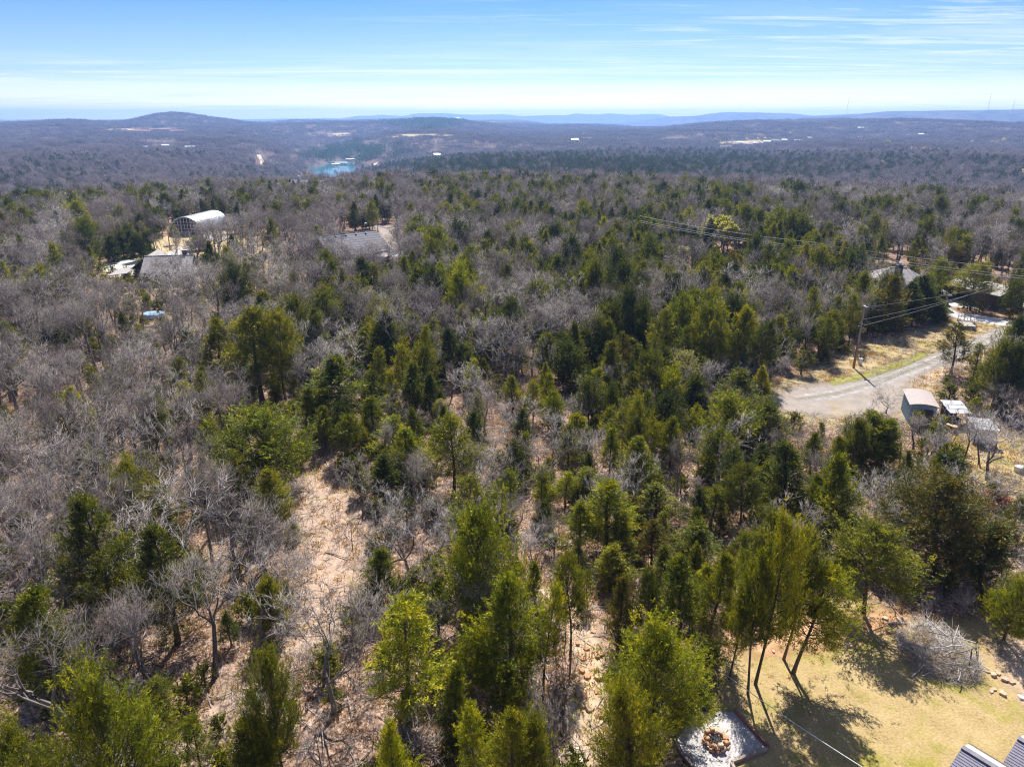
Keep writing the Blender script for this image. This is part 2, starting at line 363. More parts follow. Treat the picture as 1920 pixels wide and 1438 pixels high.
# ------------------------------------------------------------------ ground
def build_ground():
    az = np.concatenate((np.linspace(-math.pi, -0.85, 40, endpoint=False), np.linspace(-0.85, 0.85, 420, endpoint=False), np.linspace(0.85, math.pi, 40)))
    rr = np.concatenate(([0.0], np.geomspace(6, 420, 40), np.geomspace(450, 12800, 180)))
    A, RR = np.meshgrid(az, rr); X = RR * np.sin(A); Y = RR * np.cos(A)
    Z = terrain(X, Y); n = len(az); i, j = np.meshgrid(np.arange(len(rr) - 1), np.arange(n - 1), indexing='ij'); i = i.ravel(); j = j.ravel()
    Q = np.stack((i * n + j, (i + 1) * n + j, (i + 1) * n + j + 1, i * n + j + 1), 1)
    me = mesh_from('ground', np.stack((X.ravel(), Y.ravel(), Z.ravel()), 1), Q, mats=[GROUND], smooth=True)
    return tag(bpy.data.objects.new('ground', me), kind='structure')
g = build_ground(); COL.objects.link(g)

def build_lake():
    m, t, b = mat('lake_water'); b.inputs['Base Color'].default_value = (0.035, 0.17, 0.19, 1); b.inputs['Roughness'].default_value = 0.09; b.inputs['Specular IOR Level'].default_value = 0.5
    n = noise(t, 0.6, 4, 0.6, pos(t)); bump(t, b, n.outputs[0], 0.12, 0.15)
    c = at(622, 320, -60); pts = [(c[0] + 210 * math.cos(a), c[1] + 420 * math.sin(a), -60.0) for a in np.linspace(0, 6.283, 48, endpoint=False)]
    return tag(MB().poly(pts).build('lake', m), kind='structure')
build_lake()

GRASS = [(0.0, (0.17, 0.115, 0.05)), (0.4, (0.37, 0.275, 0.13)), (0.7, (0.47, 0.355, 0.175)), (1.0, (0.60, 0.47, 0.28))]
GRASS_G = [(0.0, (0.13, 0.125, 0.03)), (0.5, (0.29, 0.255, 0.06)), (1.0, (0.45, 0.38, 0.12))]
LAWN = sheet_mat('lawn_grass', GRASS, 0.7, 6.5, 1.2, 0.9, GRASS_G, 0.33, 0.50, 0.68)
VERGE = sheet_mat('verge_grass', [(0.0, (0.23, 0.17, 0.09)), (0.5, (0.38, 0.30, 0.17)), (1.0, (0.54, 0.43, 0.28))], 0.8, 6.0, 2.0, 0.5, GRASS_G, 0.12, 0.55)
STRIP = sheet_mat('green_grass', [(0.0, (0.16, 0.165, 0.04)), (0.5, (0.29, 0.28, 0.07)), (1.0, (0.44, 0.39, 0.13))], 0.8, 6.0, 1.0, 0.5)
GRAVEL = sheet_mat('gravel_grey', [(0.0, (0.19, 0.16, 0.138)), (0.5, (0.325, 0.28, 0.245)), (1.0, (0.44, 0.385, 0.345))], 0.45, 7.0, 1.7, 0.6, [(0.0, (0.25, 0.19, 0.11)), (1.0, (0.47, 0.37, 0.24))], 0.16, 0.56)
PALE = sheet_mat('gravel_pale', [(0.0, (0.52, 0.50, 0.48)), (0.5, (0.68, 0.66, 0.63)), (1.0, (0.78, 0.77, 0.74))], 0.4, 7.0, 0.5, 0.25)
CONC = sheet_mat('concrete', [(0.0, (0.55, 0.52, 0.47)), (1.0, (0.68, 0.65, 0.60))], 0.3, 4.0, 0.12, 0.1)
WHITEG = sheet_mat('gravel_white', [(0.0, (0.22, 0.205, 0.20)), (0.5, (0.47, 0.445, 0.44)), (1.0, (0.70, 0.67, 0.66))], 2.0, 11.0, 0.12, 0.7)
DIRT = sheet_mat('bare_dirt', [(0.0, (0.33, 0.22, 0.14)), (0.5, (0.53, 0.385, 0.26)), (1.0, (0.68, 0.53, 0.39))], 1.0, 9.0, 1.0, 0.6)
SAND = sheet_mat('washed_sand', [(0.0, (0.48, 0.36, 0.26)), (0.5, (0.66, 0.53, 0.41)), (1.0, (0.78, 0.66, 0.54))], 1.5, 10.0, 0.4, 0.5)
REDDIRT = sheet_mat('red_dirt', [(0.0, (0.34, 0.18, 0.09)), (0.5, (0.52, 0.31, 0.17)), (1.0, (0.66, 0.45, 0.28))], 1.3, 8.0, 1.4, 0.6)
LITTER = sheet_mat('pale_leaf_cover', [(0.0, (0.13, 0.08, 0.055)), (0.3, (0.34, 0.235, 0.175)), (0.6, (0.48, 0.355, 0.27)), (1.0, (0.62, 0.49, 0.385))], 1.6, 4.5, 2.2, 0.8, [(0.0, (0.20, 0.155, 0.06)), (1.0, (0.48, 0.38, 0.18))], 0.3, 0.56)
SHOULDER = sheet_mat('sandy_shoulder', [(0.0, (0.44, 0.30, 0.19)), (0.5, (0.60, 0.45, 0.31)), (1.0, (0.72, 0.58, 0.44))], 1.2, 9.0, 1.8, 0.5)
STRAW = sheet_mat('straw_grass', [(0.0, (0.34, 0.25, 0.13)), (0.5, (0.52, 0.40, 0.23)), (1.0, (0.66, 0.53, 0.34))], 0.5, 5.0, 1.5, 0.4)

PATHCLEAR = [(575, 860), (650, 905), (690, 960), (695, 1030), (690, 1090), (650, 1180), (575, 1245), (505, 1300), (430, 1355), (350, 1445), (250, 1445), (380, 1330), (470, 1250), (535, 1170), (552, 1050), (548, 930)]
STONYPATH = [(985, 1060), (1040, 1105), (1110, 1150), (1140, 1260), (1130, 1370), (1145, 1445), (1055, 1445), (1068, 1340), (1082, 1250), (1045, 1165), (985, 1105)]
LAWNPX = [(1330, 1180), (1440, 1170), (1560, 1090), (1640, 1120), (1700, 1165), (1930, 1150), (1990, 1300), (1990, 1560), (1250, 1560), (1340, 1330)]
LANEPX = [(1440, 750), (1480, 727), (1560, 716), (1640, 703), (1700, 684), (1760, 660), (1830, 634), (1890, 612), (1912, 622), (1860, 650), (1790, 677), (1730, 702), (1700, 725), (1690, 775), (1600, 785), (1520, 778), (1460, 770)]
VERGEPX = [(1420, 760), (1450, 712), (1540, 692), (1590, 650), (1680, 624), (1780, 598), (1850, 598), (1930, 608), (1930, 650), (1860, 675), (1770, 705), (1740, 790), (1620, 815), (1470, 785)]
STRIPPX = [(1555, 712), (1610, 703), (1690, 675), (1740, 655), (1735, 668), (1690, 688), (1610, 712), (1560, 722)]
DRIVEPX = [(1758, 560), (1768, 588), (1805, 600), (1890, 612), (1925, 606), (1870, 597), (1790, 583), (1786, 575), (1870, 583), (1940, 588), (1940, 550), (1880, 545), (1800, 552)]
ROADPX = [(1855, 536), (1950, 542), (1950, 556), (1860, 547)]
YARDPX = [(1770, 770), (1840, 800), (1930, 810), (1960, 1040), (1890, 1010), (1840, 910), (1790, 850)]
LEFTDRIVE = [(185, 497), (225, 488), (300, 480), (345, 460), (372, 444), (420, 436), (436, 446), (380, 452), (366, 466), (345, 486), (290, 497), (235, 502), (268, 507), (268, 516), (205, 518)]
LEFTYARD = [(150, 500), (230, 485), (250, 455), (330, 440), (440, 432), (560, 500), (600, 560), (430, 640), (300, 620), (200, 560)]
MIDDRIVE = [(695, 418), (745, 425), (740, 442), (768, 470), (735, 492), (705, 470), (712, 440)]
SMALLDIRT = [[(415, 700), (450, 722), (440, 760), (415, 750)], [(1110, 742), (1142, 755), (1140, 775), (1118, 770)], [(1190, 575), (1200, 580), (1192, 612), (1184, 610)]]
G = {k: gpoly(v) for k, v in dict(path=PATHCLEAR, stony=STONYPATH, lawn=LAWNPX, lane=LANEPX, verge=VERGEPX, strip=STRIPPX, drive=DRIVEPX, road=ROADPX, yard=YARDPX,
                                  ldrive=LEFTDRIVE, lyard=LEFTYARD, mdrive=MIDDRIVE).items()}
sheet('leaf_carpet', G['path'], LITTER, 0.012)
sheet('stony_path', G['stony'], DIRT, 0.012)
sheet('washed_track', gpoly([(1062, 1300), (1080, 1310), (1088, 1345), (1082, 1380), (1096, 1420), (1090, 1445), (1072, 1440), (1068, 1390), (1060, 1345)]), SAND, 0.02, 0.12, 0.4)
sheet('lawn', G['lawn'], LAWN, 0.012)
sheet('red_dirt', gpoly([(1350, 1160), (1500, 1150), (1620, 1150), (1690, 1140), (1700, 1170), (1620, 1185), (1530, 1215), (1440, 1230), (1360, 1215)]), REDDIRT, 0.02)
sheet('dirt_patch', gpoly([(1860, 1210), (1940, 1190), (1990, 1300), (1930, 1330), (1880, 1260)]), DIRT, 0.02)
sheet('verge', G['verge'], VERGE, 0.012)
sheet('gravel_lane', G['lane'], GRAVEL, 0.024)
sheet('dirt_shoulder', gpoly([(1690, 706), (1760, 682), (1830, 655), (1880, 636), (1920, 632), (1880, 668), (1800, 694), (1740, 716), (1700, 730)]), SHOULDER, 0.018)
def along(name, px, off, w, m, z):
    P = np.array([at(*p)[:2] for p in px]); f = np.linspace(0, len(P) - 1, 40); k = np.minimum(f.astype(int), len(P) - 2); t_ = (f - k)[:, None]; C = P[k] * (1 - t_) + P[k + 1] * t_
    d = np.gradient(C, axis=0); d /= np.linalg.norm(d, axis=1, keepdims=True); nrm = np.stack((-d[:, 1], d[:, 0]), 1)
    sheet(name, [tuple(q) for q in np.concatenate((C + nrm * (off + w / 2), (C + nrm * (off - w / 2))[::-1]))], m, z, 0.45, 0.8)
LANE_MID = [(1895, 618), (1840, 641), (1770, 670), (1705, 695), (1640, 718), (1570, 738), (1500, 748)]
RUT = sheet_mat('packed_gravel', [(0.0, (0.34, 0.31, 0.29)), (0.5, (0.46, 0.43, 0.41)), (1.0, (0.56, 0.53, 0.51))], 0.6, 8.0, 1.3, 0.4)
MEDIAN = sheet_mat('weedy_gravel', [(0.0, (0.16, 0.13, 0.07)), (0.5, (0.29, 0.25, 0.14)), (1.0, (0.42, 0.36, 0.24))], 0.7, 6.0, 1.6, 0.5)
for o_ in (-0.85, 0.85): along('wheel_track', LANE_MID, o_, 0.7, RUT, 0.030 + 0.002 * o_)
along('weedy_middle', LANE_MID, 0.0, 0.5, MEDIAN, 0.027)
sheet('grass_strip', G['strip'], STRIP, 0.036)
sheet('driveway', G['drive'], PALE, 0.03)
sheet('road', G['road'], GRAVEL, 0.03)
sheet('island_bed', gpoly([(1788, 576), (1850, 583), (1925, 590), (1925, 600), (1870, 594), (1800, 587)]), REDDIRT, 0.04)
sheet('yard', G['yard'], LAWN, 0.012)
sheet('straw_yard', G['lyard'], STRAW, 0.012)
sheet('driveway', G['ldrive'], CONC, 0.03, 0.8)
sheet('driveway', G['mdrive'], GRAVEL, 0.03)
for q in SMALLDIRT: sheet('dirt_patch', gpoly(q), LITTER, 0.014)

# ------------------------------------------------------------------ tree shapes (arrays: vertices, quads, tris, tints)
class TG:
    def __init__(s): s.V = []; s.Q = []; s.T = []; s.mQ = []; s.mT = []; s.t = []; s.n = 0
    def put(s, V, Q=None, T=None, tint=0.5, m=0):
        V = np.asarray(V, float).reshape(-1, 3)
        if Q is not None and len(Q): Q = np.asarray(Q, int).reshape(-1, 4) + s.n; s.Q.append(Q); s.mQ.append(np.full(len(Q), m))
        if T is not None and len(T): T = np.asarray(T, int).reshape(-1, 3) + s.n; s.T.append(T); s.mT.append(np.full(len(T), m))
        s.V.append(V); s.t.append(np.broadcast_to(np.asarray(tint, float), (len(V),)) if np.ndim(tint) == 0 else np.asarray(tint)); s.n += len(V)
    def join(s, o, dm=0):
        for V, t in zip(o.V, o.t): s.V.append(V); s.t.append(t)
        for Q, m in zip(o.Q, o.mQ): s.Q.append(Q + s.n); s.mQ.append(m + dm)
        for T, m in zip(o.T, o.mT): s.T.append(T + s.n); s.mT.append(m + dm)
        s.n += o.n
    def mesh(s, name, mats):
        cat = lambda a, k: np.concatenate(a) if a else np.zeros((0, k), int)
        return mesh_from(name, np.concatenate(s.V), cat(s.Q, 4), cat(s.T, 3), np.concatenate(s.mQ) if s.mQ else None, np.concatenate(s.mT) if s.mT else None, np.concatenate(s.t), mats)

def limb(tg, pts, rad, k=5, m=0):
    pts = np.asarray(pts, float); V = []; n = len(pts)
    for i in range(n):
        d = pts[min(i + 1, n - 1)] - pts[max(i - 1, 0)]; d /= np.linalg.norm(d) + 1e-9
        u = np.array((0, 0, 1.0)) if abs(d[2]) < 0.9 else np.array((1.0, 0, 0)); a = np.cross(d, u); a /= np.linalg.norm(a); b = np.cross(d, a)
        th = np.arange(k) * 6.28319 / k; V.append(pts[i] + (np.cos(th)[:, None] * a + np.sin(th)[:, None] * b) * rad[i])
    Q = []
    for i in range(n - 1):
        for j in range(k): Q.append((i * k + j, i * k + (j + 1) % k, (i + 1) * k + (j + 1) % k, (i + 1) * k + j))
    tg.put(np.concatenate(V), Q, None, 0.5, m)

def blades(tg, P0, D, L, w, tint, m=0, rg=rng, droop=0.0):
    """many small four-cornered sprays at once"""
    n = len(P0)
    if n == 0: return
    D = D / (np.linalg.norm(D, axis=1, keepdims=True) + 1e-9)
    r = rg.normal(size=(n, 3)); side = np.cross(D, r); side /= np.linalg.norm(side, axis=1, keepdims=True) + 1e-9
    L = np.asarray(L)[:, None]; w = np.asarray(w)[:, None] if np.ndim(w) else w
    mid = P0 + D * L * 0.45; tip = P0 + D * L; tip[:, 2] -= droop * L[:, 0]
    V = np.stack((P0, mid + side * w, tip, mid - side * w), 1).reshape(-1, 3)
    Q = np.arange(4 * n).reshape(n, 4)
    tg.put(V, Q, None, np.repeat(tint, 4), m)

def spikes(tg, P0, D, L, w, m=0, rg=rng):
    """thin three-sided twigs tapering to a point"""
    n = len(P0)
    if n == 0: return
    D = D / (np.linalg.norm(D, axis=1, keepdims=True) + 1e-9)
    r = rg.normal(size=(n, 3)); a = np.cross(D, r); a /= np.linalg.norm(a, axis=1, keepdims=True) + 1e-9; b = np.cross(D, a)
    w = np.asarray(w)[:, None]; base = [P0 + (math.cos(t) * a + math.sin(t) * b) * w for t in (0, 2.094, 4.189)]
    tip = P0 + D * np.asarray(L)[:, None]
    V = np.stack(base + [tip], 1).reshape(-1, 3); k = np.arange(n)[:, None] * 4
    T = np.concatenate((k + np.array([[0, 1, 3]]), k + np.array([[1, 2, 3]]), k + np.array([[2, 0, 3]])), 0)
    tg.put(V, None, T, 0.5, m)

PROF = {
    'cone':  (lambda t: (1 - t) ** 0.88 * (0.66 + 0.34 * min(1, t / 0.16)) + 0.05),
    'dome':  (lambda t: math.sqrt(max(0, 1 - (t * 0.97) ** 2.3)) * (0.7 + 0.3 * min(1, t / 0.25))),
    'thin':  (lambda t: (1 - t) ** 0.6 * (0.6 + 0.4 * min(1, t / 0.3)) + 0.06),
    'bush':  (lambda t: (1 - t) ** 0.5 * (0.85 + 0.15 * min(1, t / 0.2)) + 0.05),
    'tall':  (lambda t: max(0, math.sin(math.pi * min(1, 0.22 + 0.78 * t))) ** 0.6 * (1.05 - 0.35 * t) + 0.05),
}
def cedar(kind, h, rad, base, nb, npl, seed, leaf=(0.11, 0.24), lw=0.020, m6=22, lean=0.3, clump=0.0):
    rg = np.random.default_rng(seed); tr = TG(); cr = TG()
    ph = rg.uniform(0, 6.28, 4); off = lambda z: np.array((math.sin(z * 0.45 + ph[0]) - math.sin(ph[0]), math.sin(z * 0.5 + ph[1]) - math.sin(ph[1]), 0)) * 0.16 * lean / 0.3
    zs = np.linspace(-0.15, h * 0.97, 9); r0 = (0.055 + 0.014 * h) * (0.78 if kind in ('tall', 'thin') else 1.0)
    limb(tr, [off(z) + (0, 0, z) for z in zs], [r0 * (1.25 if i == 0 else 1) * (1 - 0.94 * max(0, z) / h) + 0.012 for i, z in enumerate(zs)], 7)
    P, D, LL, TT = [], [], [], []
    lob = rg.uniform(0, 6.28, 3)
    for i in range(nb):
        t = min(0.995, max(0, (i + rg.uniform(0, 1)) / nb)) ** 0.92; z = base + (h - base) * t; a = i * 2.39996 + rg.normal() * 0.5
        lobe = 1 + 0.22 * math.sin(2 * a + lob[0] + z * 0.5) + 0.14 * math.sin(3 * a + lob[1] - z * 0.8)
        Lb = rad * PROF[kind](t) * lobe * rg.uniform(0.62, 1.12)
        if Lb < 0.12: Lb = 0.12
        el = R(8 + 50 * t ** 1.3 + rg.normal() * 9) if kind != 'dome' else R(14 + 62 * t ** 1.6 + rg.normal() * 10)
        z0 = max(base * 0.7, z - Lb * math.sin(el) * 0.75); p = off(z0) + (0, 0, z0); h2 = np.array((math.cos(a), math.sin(a), 0)); pts = [p]
        e2 = el
        for s in range(3):
            d = h2 * math.cos(e2) + np.array((0, 0, math.sin(e2))); pts.append(pts[-1] + d * Lb / 3 / max(0.45, math.cos(el))); e2 += R(7) + rg.normal() * 0.08
        pts = np.array(pts); rb = 0.012 + 0.011 * Lb
        limb(tr, pts, [rb, rb * 0.75, rb * 0.5, 0.005], 3)
        bt = rg.normal() * 0.13
        k = max(2, int(npl * 0.78 * (0.35 + Lb / rad) * rg.uniform(0.75, 1.25))); s = rg.uniform(0.22, 1.0, k) ** 0.62
        x = s * 3; j = np.minimum(x.astype(int), 2); fr = (x - j)[:, None]; c = pts[j] * (1 - fr) + pts[j + 1] * fr
        bd = pts[-1] - pts[0]; bd /= np.linalg.norm(bd)
        c = c + rg.normal(size=(k, 3)) * (0.10 + 0.11 * Lb * s[:, None]) * np.array((1, 1, 0.6))
        pd = bd * 0.7 + np.array((0, 0, 0.45)) + rg.normal(size=(k, 3)) * 0.45; pd /= np.linalg.norm(pd, axis=1, keepdims=True)
        tt = np.clip(0.36 + bt * 1.3 + 0.25 * (s - 0.5) + rg.normal(size=k) * 0.20, 0, 1)  # tint rises outward: new growth, plus dark inside and lit edges painted in
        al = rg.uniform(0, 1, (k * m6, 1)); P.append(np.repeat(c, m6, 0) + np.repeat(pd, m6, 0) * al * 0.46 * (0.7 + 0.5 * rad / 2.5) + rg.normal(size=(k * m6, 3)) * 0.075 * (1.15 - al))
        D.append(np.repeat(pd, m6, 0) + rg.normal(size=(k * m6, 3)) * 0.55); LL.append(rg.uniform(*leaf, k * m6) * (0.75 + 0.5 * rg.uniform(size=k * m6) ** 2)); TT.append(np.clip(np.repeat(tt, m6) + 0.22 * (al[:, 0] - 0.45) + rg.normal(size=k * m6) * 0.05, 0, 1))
    P = np.concatenate(P); D = np.concatenate(D); LL = np.concatenate(LL); TT = np.concatenate(TT)
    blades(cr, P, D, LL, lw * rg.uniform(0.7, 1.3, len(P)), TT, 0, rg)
    return tr, cr

def oak(h, spread, seed, first=0.32, forks=4, depth_=5, twigs=5, bend=0.22, lean=0.0, tw=0.009, stems=1, up=0.25, rr=1.0, leafy=None, leaf_k=1.0):
    """bare broadleaf: stem and limbs in one mesh, the finer branches in another"""
    rg = np.random.default_rng(seed); tr = TG(); cr = TG(); tp, td, tl, tww = [], [], [], []; lv = []
    def grow(p, d, Lg, r, lev, zt):
        k = 3 if lev < 3 else 2; pts = [p]; rad = [r]
        for i in range(k):
            d = d + rg.normal(size=3) * bend * (1.0 if lev else 0.35) + np.array((0, 0, up * 0.28 if lev else 0.0)); d /= np.linalg.norm(d)
            pts.append(pts[-1] + d * Lg / k); rad.append(r * (1 - 0.36 * (i + 1) / k))
            if lev >= 2:
                for _ in range(rg.integers(1, twigs + 1)):
                    f = rg.uniform(); q = pts[-2] * f + pts[-1] * (1 - f); e = d * 0.6 + rg.normal(size=3) * 0.75 + np.array((0, 0, 0.15))
                    tp.append(q); td.append(e); tl.append(rg.uniform(0.3, 0.75) * (0.7 + 0.06 * h)); tww.append(tw * rg.uniform(0.8, 1.5))
        if lev == 0: rad[0] *= 1.3
        limb(tr if lev <= 1 else cr, pts, rad, 7 if lev == 0 else (5 if lev < 2 else (4 if lev < 3 else 3)))
        if lev >= depth_:
            tp.append(pts[-1]); td.append(d); tl.append(Lg * 1.1); tww.append(r * 0.5)
            for _ in range(twigs): tp.append(pts[-1]); td.append(d + rg.normal(size=3) * 0.6); tl.append(rg.uniform(0.3, 0.8) * (0.7 + 0.06 * h)); tww.append(tw)
            return
        n = forks if lev == 0 else (3 if rg.uniform() < 0.45 else 2)
        a0 = rg.uniform(0, 6.28)
        u = np.array((0, 0, 1.0)) if abs(d[2]) < 0.9 else np.array((1.0, 0, 0)); a = np.cross(d, u); a /= np.linalg.norm(a); b = np.cross(d, a)
        for i in range(n):
            th = a0 + i * 6.283 / n + rg.normal() * 0.35; sp_ = R(rg.uniform(24, 50)) * (spread if lev < 2 else 0.9)
            if lev == 0 and i == 0: sp_ *= 0.35
            nd = d * math.cos(sp_) + (a * math.cos(th) + b * math.sin(th)) * math.sin(sp_)
            q = pts[-1] if rg.uniform() < 0.6 or lev == 0 and i == 0 else pts[-2] * 0.5 + pts[-1] * 0.5
            grow(q, nd, Lg * rg.uniform(0.62, 0.9) * (1.0 if lev else zt), rad[-1] * (0.82 if i == 0 else 0.66), lev + 1, zt)
    for s in range(stems):
        a = s * 6.283 / max(1, stems) + rg.uniform(0, 1); l = lean if stems == 1 else 0.35
        d = np.array((math.cos(a) * l, math.sin(a) * l, 1.0)); d /= np.linalg.norm(d)
        grow(np.array((math.cos(a), math.sin(a), 0)) * (0.12 if stems > 1 else 0) + (0, 0, -0.12), d, h * first, (0.035 + 0.0145 * h) * rr, 0, (1 - first) * 0.46 / first)
    tp, td, tl, tww = map(np.array, (tp, td, tl, tww))
    spikes(cr, tp, td, tl, tww, 0, rg)
    if leafy is not None:
        k = leafy; idx = rg.integers(0, len(tp), k); f = rg.uniform(0.3, 1, (k, 1)); dd = td[idx] / np.linalg.norm(td[idx], axis=1, keepdims=True)
        blades(cr, tp[idx] + dd * tl[idx][:, None] * f, rg.normal(size=(k, 3)), rg.uniform(0.14, 0.3, k) * leaf_k, rg.uniform(0.04, 0.09, k) * leaf_k, rg.uniform(0, 1, k), 1, rg)
    z = max(np.concatenate(cr.V)[:, 2].max(), 0.1); w = np.percentile(np.hypot(*np.concatenate(cr.V)[:, :2].T), 96)
    return tr, cr, z, w

# prototypes: (kind, crown radius, height, trunk mesh data, crown mesh data)
CEDARS = {}
def add_cedar(kind, h, rad, **k):
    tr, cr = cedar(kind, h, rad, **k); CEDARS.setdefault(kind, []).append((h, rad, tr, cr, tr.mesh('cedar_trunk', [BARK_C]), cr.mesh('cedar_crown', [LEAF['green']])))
CSPEC = {'cone': dict(h=8.5, rad=2.5, base=1.5, nb=104, npl=22), 'dome': dict(h=7.0, rad=3.0, base=1.2, nb=116, npl=25, lean=0.4), 'thin': dict(h=7.5, rad=1.9, base=1.9, nb=64, npl=16),
         'bush': dict(h=5.0, rad=2.0, base=0.35, nb=84, npl=24), 'tall': dict(h=8.0, rad=2.5, base=3.0, nb=78, npl=22, lean=0.42)}
for q, (kd, n_) in enumerate((('cone', 4), ('dome', 3), ('thin', 3), ('bush', 2), ('tall', 4))):
    for s in range(n_): add_cedar(kd, seed=100 + 20 * q + s, **CSPEC[kd])
OAKS = {}
def add_oak(kind, m=None, **k):
    tr, cr, z, w = oak(**k); OAKS.setdefault(kind, []).append((z, w, tr, cr, tr.mesh('oak_trunk', [BARK_O]), cr.mesh('oak_crown', [m or TWIG, PALEBUD])))
for s in range(4): add_oak('spread', h=8.5, spread=1.25, seed=200 + s, first=0.27, forks=4, depth_=5, twigs=4, tw=0.012, rr=1.35, bend=0.28)
for s in range(5): add_oak('forest', h=10.0, spread=0.72, seed=220 + s, first=0.43, forks=3, depth_=5, twigs=3, up=0.6, tw=0.009, rr=1.25, m=TWIG_D)
for s in range(3): add_oak('young', h=5.5, spread=0.8, seed=240 + s, first=0.3, forks=3, depth_=4, twigs=4, up=0.5, tw=0.007)
for s in range(3): add_oak('gnarled', h=7.5, spread=1.5, seed=260 + s, first=0.24, forks=4, depth_=5, twigs=4, bend=0.42, up=0.12, lean=0.15, tw=0.013, rr=1.45)
for s in range(3): add_oak('thicket', h=4.5, spread=1.0, seed=280 + s, first=0.3, forks=3, depth_=3, twigs=5, stems=4, tw=0.007, rr=0.55)
add_oak('budding', h=7.5, spread=1.2, seed=300, first=0.28, forks=4, depth_=5, twigs=4, leafy=2600)
print('protos', sum(c.n for v in CEDARS.values() for *_, tr, cr, a, b in v for c in (cr,)) // 2, sum(len(x[5].polygons) for v in OAKS.values() for x in v))

# ------------------------------------------------------------------ the trees one can tell apart
TREES = []   # x, y, radius: taken ground
def cedar_at(px, py, w, kind='cone', tint='green', by=None, h=None, label=None, rz=None, group=None, ratio=None):
    lo = {'cone': 1.75, 'dome': 1.15, 'thin': 2.2, 'bush': 1.3, 'tall': 1.7}[kind] if ratio is None else ratio
    if by is not None:
        bx = px + (960 - px) * (by - py) / (4279 - py); P = at(bx, by); d = ray(px, py); t = P[1] / d[1]; h = CAM_H + d[2] * t
    else:
        hh = h or 6.0
        for _ in range(5):
            P = at(px, py, hh); wm = w * depth(P) / FPX
            if h is None: hh = min(10.5, max(2.2, lo * wm))
        h = hh; P = np.array((P[0], P[1], 0.0))
    wm = w * depth((P[0], P[1], h * 0.5)) / FPX
    TREES.append(['cedar', P[0], P[1], h, wm / 2, kind, tint, label, rz, group])
def oak_at(px, py, w, kind='forest', by=None, h=None, label=None, rz=None, group=None):
    if by is not None:
        bx = px + (960 - px) * (by - py) / (4279 - py); P = at(bx, by); d = ray(px, py); t = P[1] / d[1]; h = CAM_H + d[2] * t
    else:
        h = h or 8.5; P = at(px, py, h); P = np.array((P[0], P[1], 0.0))
    wm = w * depth((P[0], P[1], h * 0.5)) / FPX
    TREES.append(['oak', P[0], P[1], h, wm / 2, kind, None, label, rz, group])

C, O = cedar_at, oak_at
# --- bottom edge, from one side of the leafy clearing to the lawn
C(60, 1118, 150, 'cone', 'green', 1335, label='large green cedar at the frame edge shading a bare twiggy thicket')
C(165, 953, 165, 'cone', 'olive', 1190, label='tall olive cedar behind the leaning grey oak')
C(293, 1005, 135, 'cone', 'olive', 1207, label='olive cone shaped cedar standing beside the leaf covered clearing')
C(153, 1190, 62, 'thin', 'dark', 1265, label='small dark cedar under the tall olive cedar')
C(195, 1335, 205, 'dome', 'lime', None, 8, label='broad bright green cedar cut off by the bottom edge below a bare thicket')
C(280, 1288, 105, 'thin', 'olive', 1402, label='thin dull cedar just behind the broad bright green cedar')
C(355, 1340, 78, 'thin', 'lime', None, 4.5, label='loose yellowish cedar at the tip of the leafy clearing')
C(30, 1410, 150, 'dome', 'yellow', None, 5.5, label='yellow green cedar top in the bottom corner')
C(505, 1276, 112, 'dome', 'yellow', None, 6.5, label='ochre green cedar beside a pale gnarled bare tree')
C(470, 1360, 110, 'bush', 'yellow', None, 4.5, label='low yellowish cedar under the ochre green cedar')
C(502, 1093, 72, 'bush', 'olive', 1190, label='small grey green cedar bush next to an orange survey flag')
C(707, 1030, 88, 'cone', 'green', 1128, label='small bright cedar at the edge of the clearing beside a dark gully')
C(750, 1148, 168, 'thin', 'lime', 1362, label='see-through yellow green cedar with a straight dark stem next to the big bare oak')
C(740, 1352, 92, 'cone', 'lime', None, 6.0, label='young lime cedar cut off by the bottom edge below the see-through cedar')
C(852, 1255, 78, 'cone', 'green', 1400, label='slim green cedar between the see-through cedar and the tall bright cedar')
C(952, 1100, 150, 'cone', 'lime', 1312, label='tall bright green cedar with two thin stems in front of the green dome')
C(905, 1002, 175, 'dome', 'lime', 1190, label='bright green dome shaped cedar behind a bare silvery oak')
C(985, 1062, 60, 'cone', 'lime', 1180, label='narrow bright cedar leaning on the green dome')
C(960, 1308, 125, 'cone', 'yellow', None, 7, label='yellowish cedar at the bottom edge beside the washed sandy track')
C(885, 1338, 95, 'thin', 'lime', None, 5.5, label='loose yellow green cedar behind the yellowish cedar')
C(1000, 1370, 110, 'dome', 'yellow', None, 5, label='low yellow green cedar bordering the washed sandy track')
C(1022, 1112, 75, 'thin', 'lime', 1292, label='sparse lime cedar leaning along the stony path')
C(1076, 1048, 92, 'tall', 'olive', 1226, label='thin olive cedar with a bent bare stem on the stony path')
C(1166, 1094, 84, 'cone', 'bronze', 1222, label='rust tinted cedar beside the stony path')
C(1285, 1052, 125, 'cone', 'green', 1228, label='dark stemmed green cedar behind the broad yellow green cedars')
C(1215, 1090, 70, 'tall', 'dark', 1222, label='shaded cedar behind a purplish bare shrub')
C(1240, 1215, 205, 'dome', 'lime', 1388, label='broad yellow green cedar overhanging the white gravel fire pit')
C(1196, 1312, 150, 'dome', 'yellow', None, 6.2, label='yellow topped cedar with a thick trunk cut off by the bottom edge')
C(1392, 1092, 60, 'thin', 'olive', 1272, label='thin stemmed cedar nearest the cable over the lawn')
C(1438, 1062, 84, 'tall', 'green', 1302, label='cedar with a wavy dark stem at the lawn edge')
C(1460, 996, 125, 'tall', 'yellow', 1283, label='olive yellow cedar with a tall bare stem on the lawn edge')
C(1520, 1072, 140, 'tall', 'lime', 1262, label='bright cedar with a forked stem casting a long shadow on the lawn')
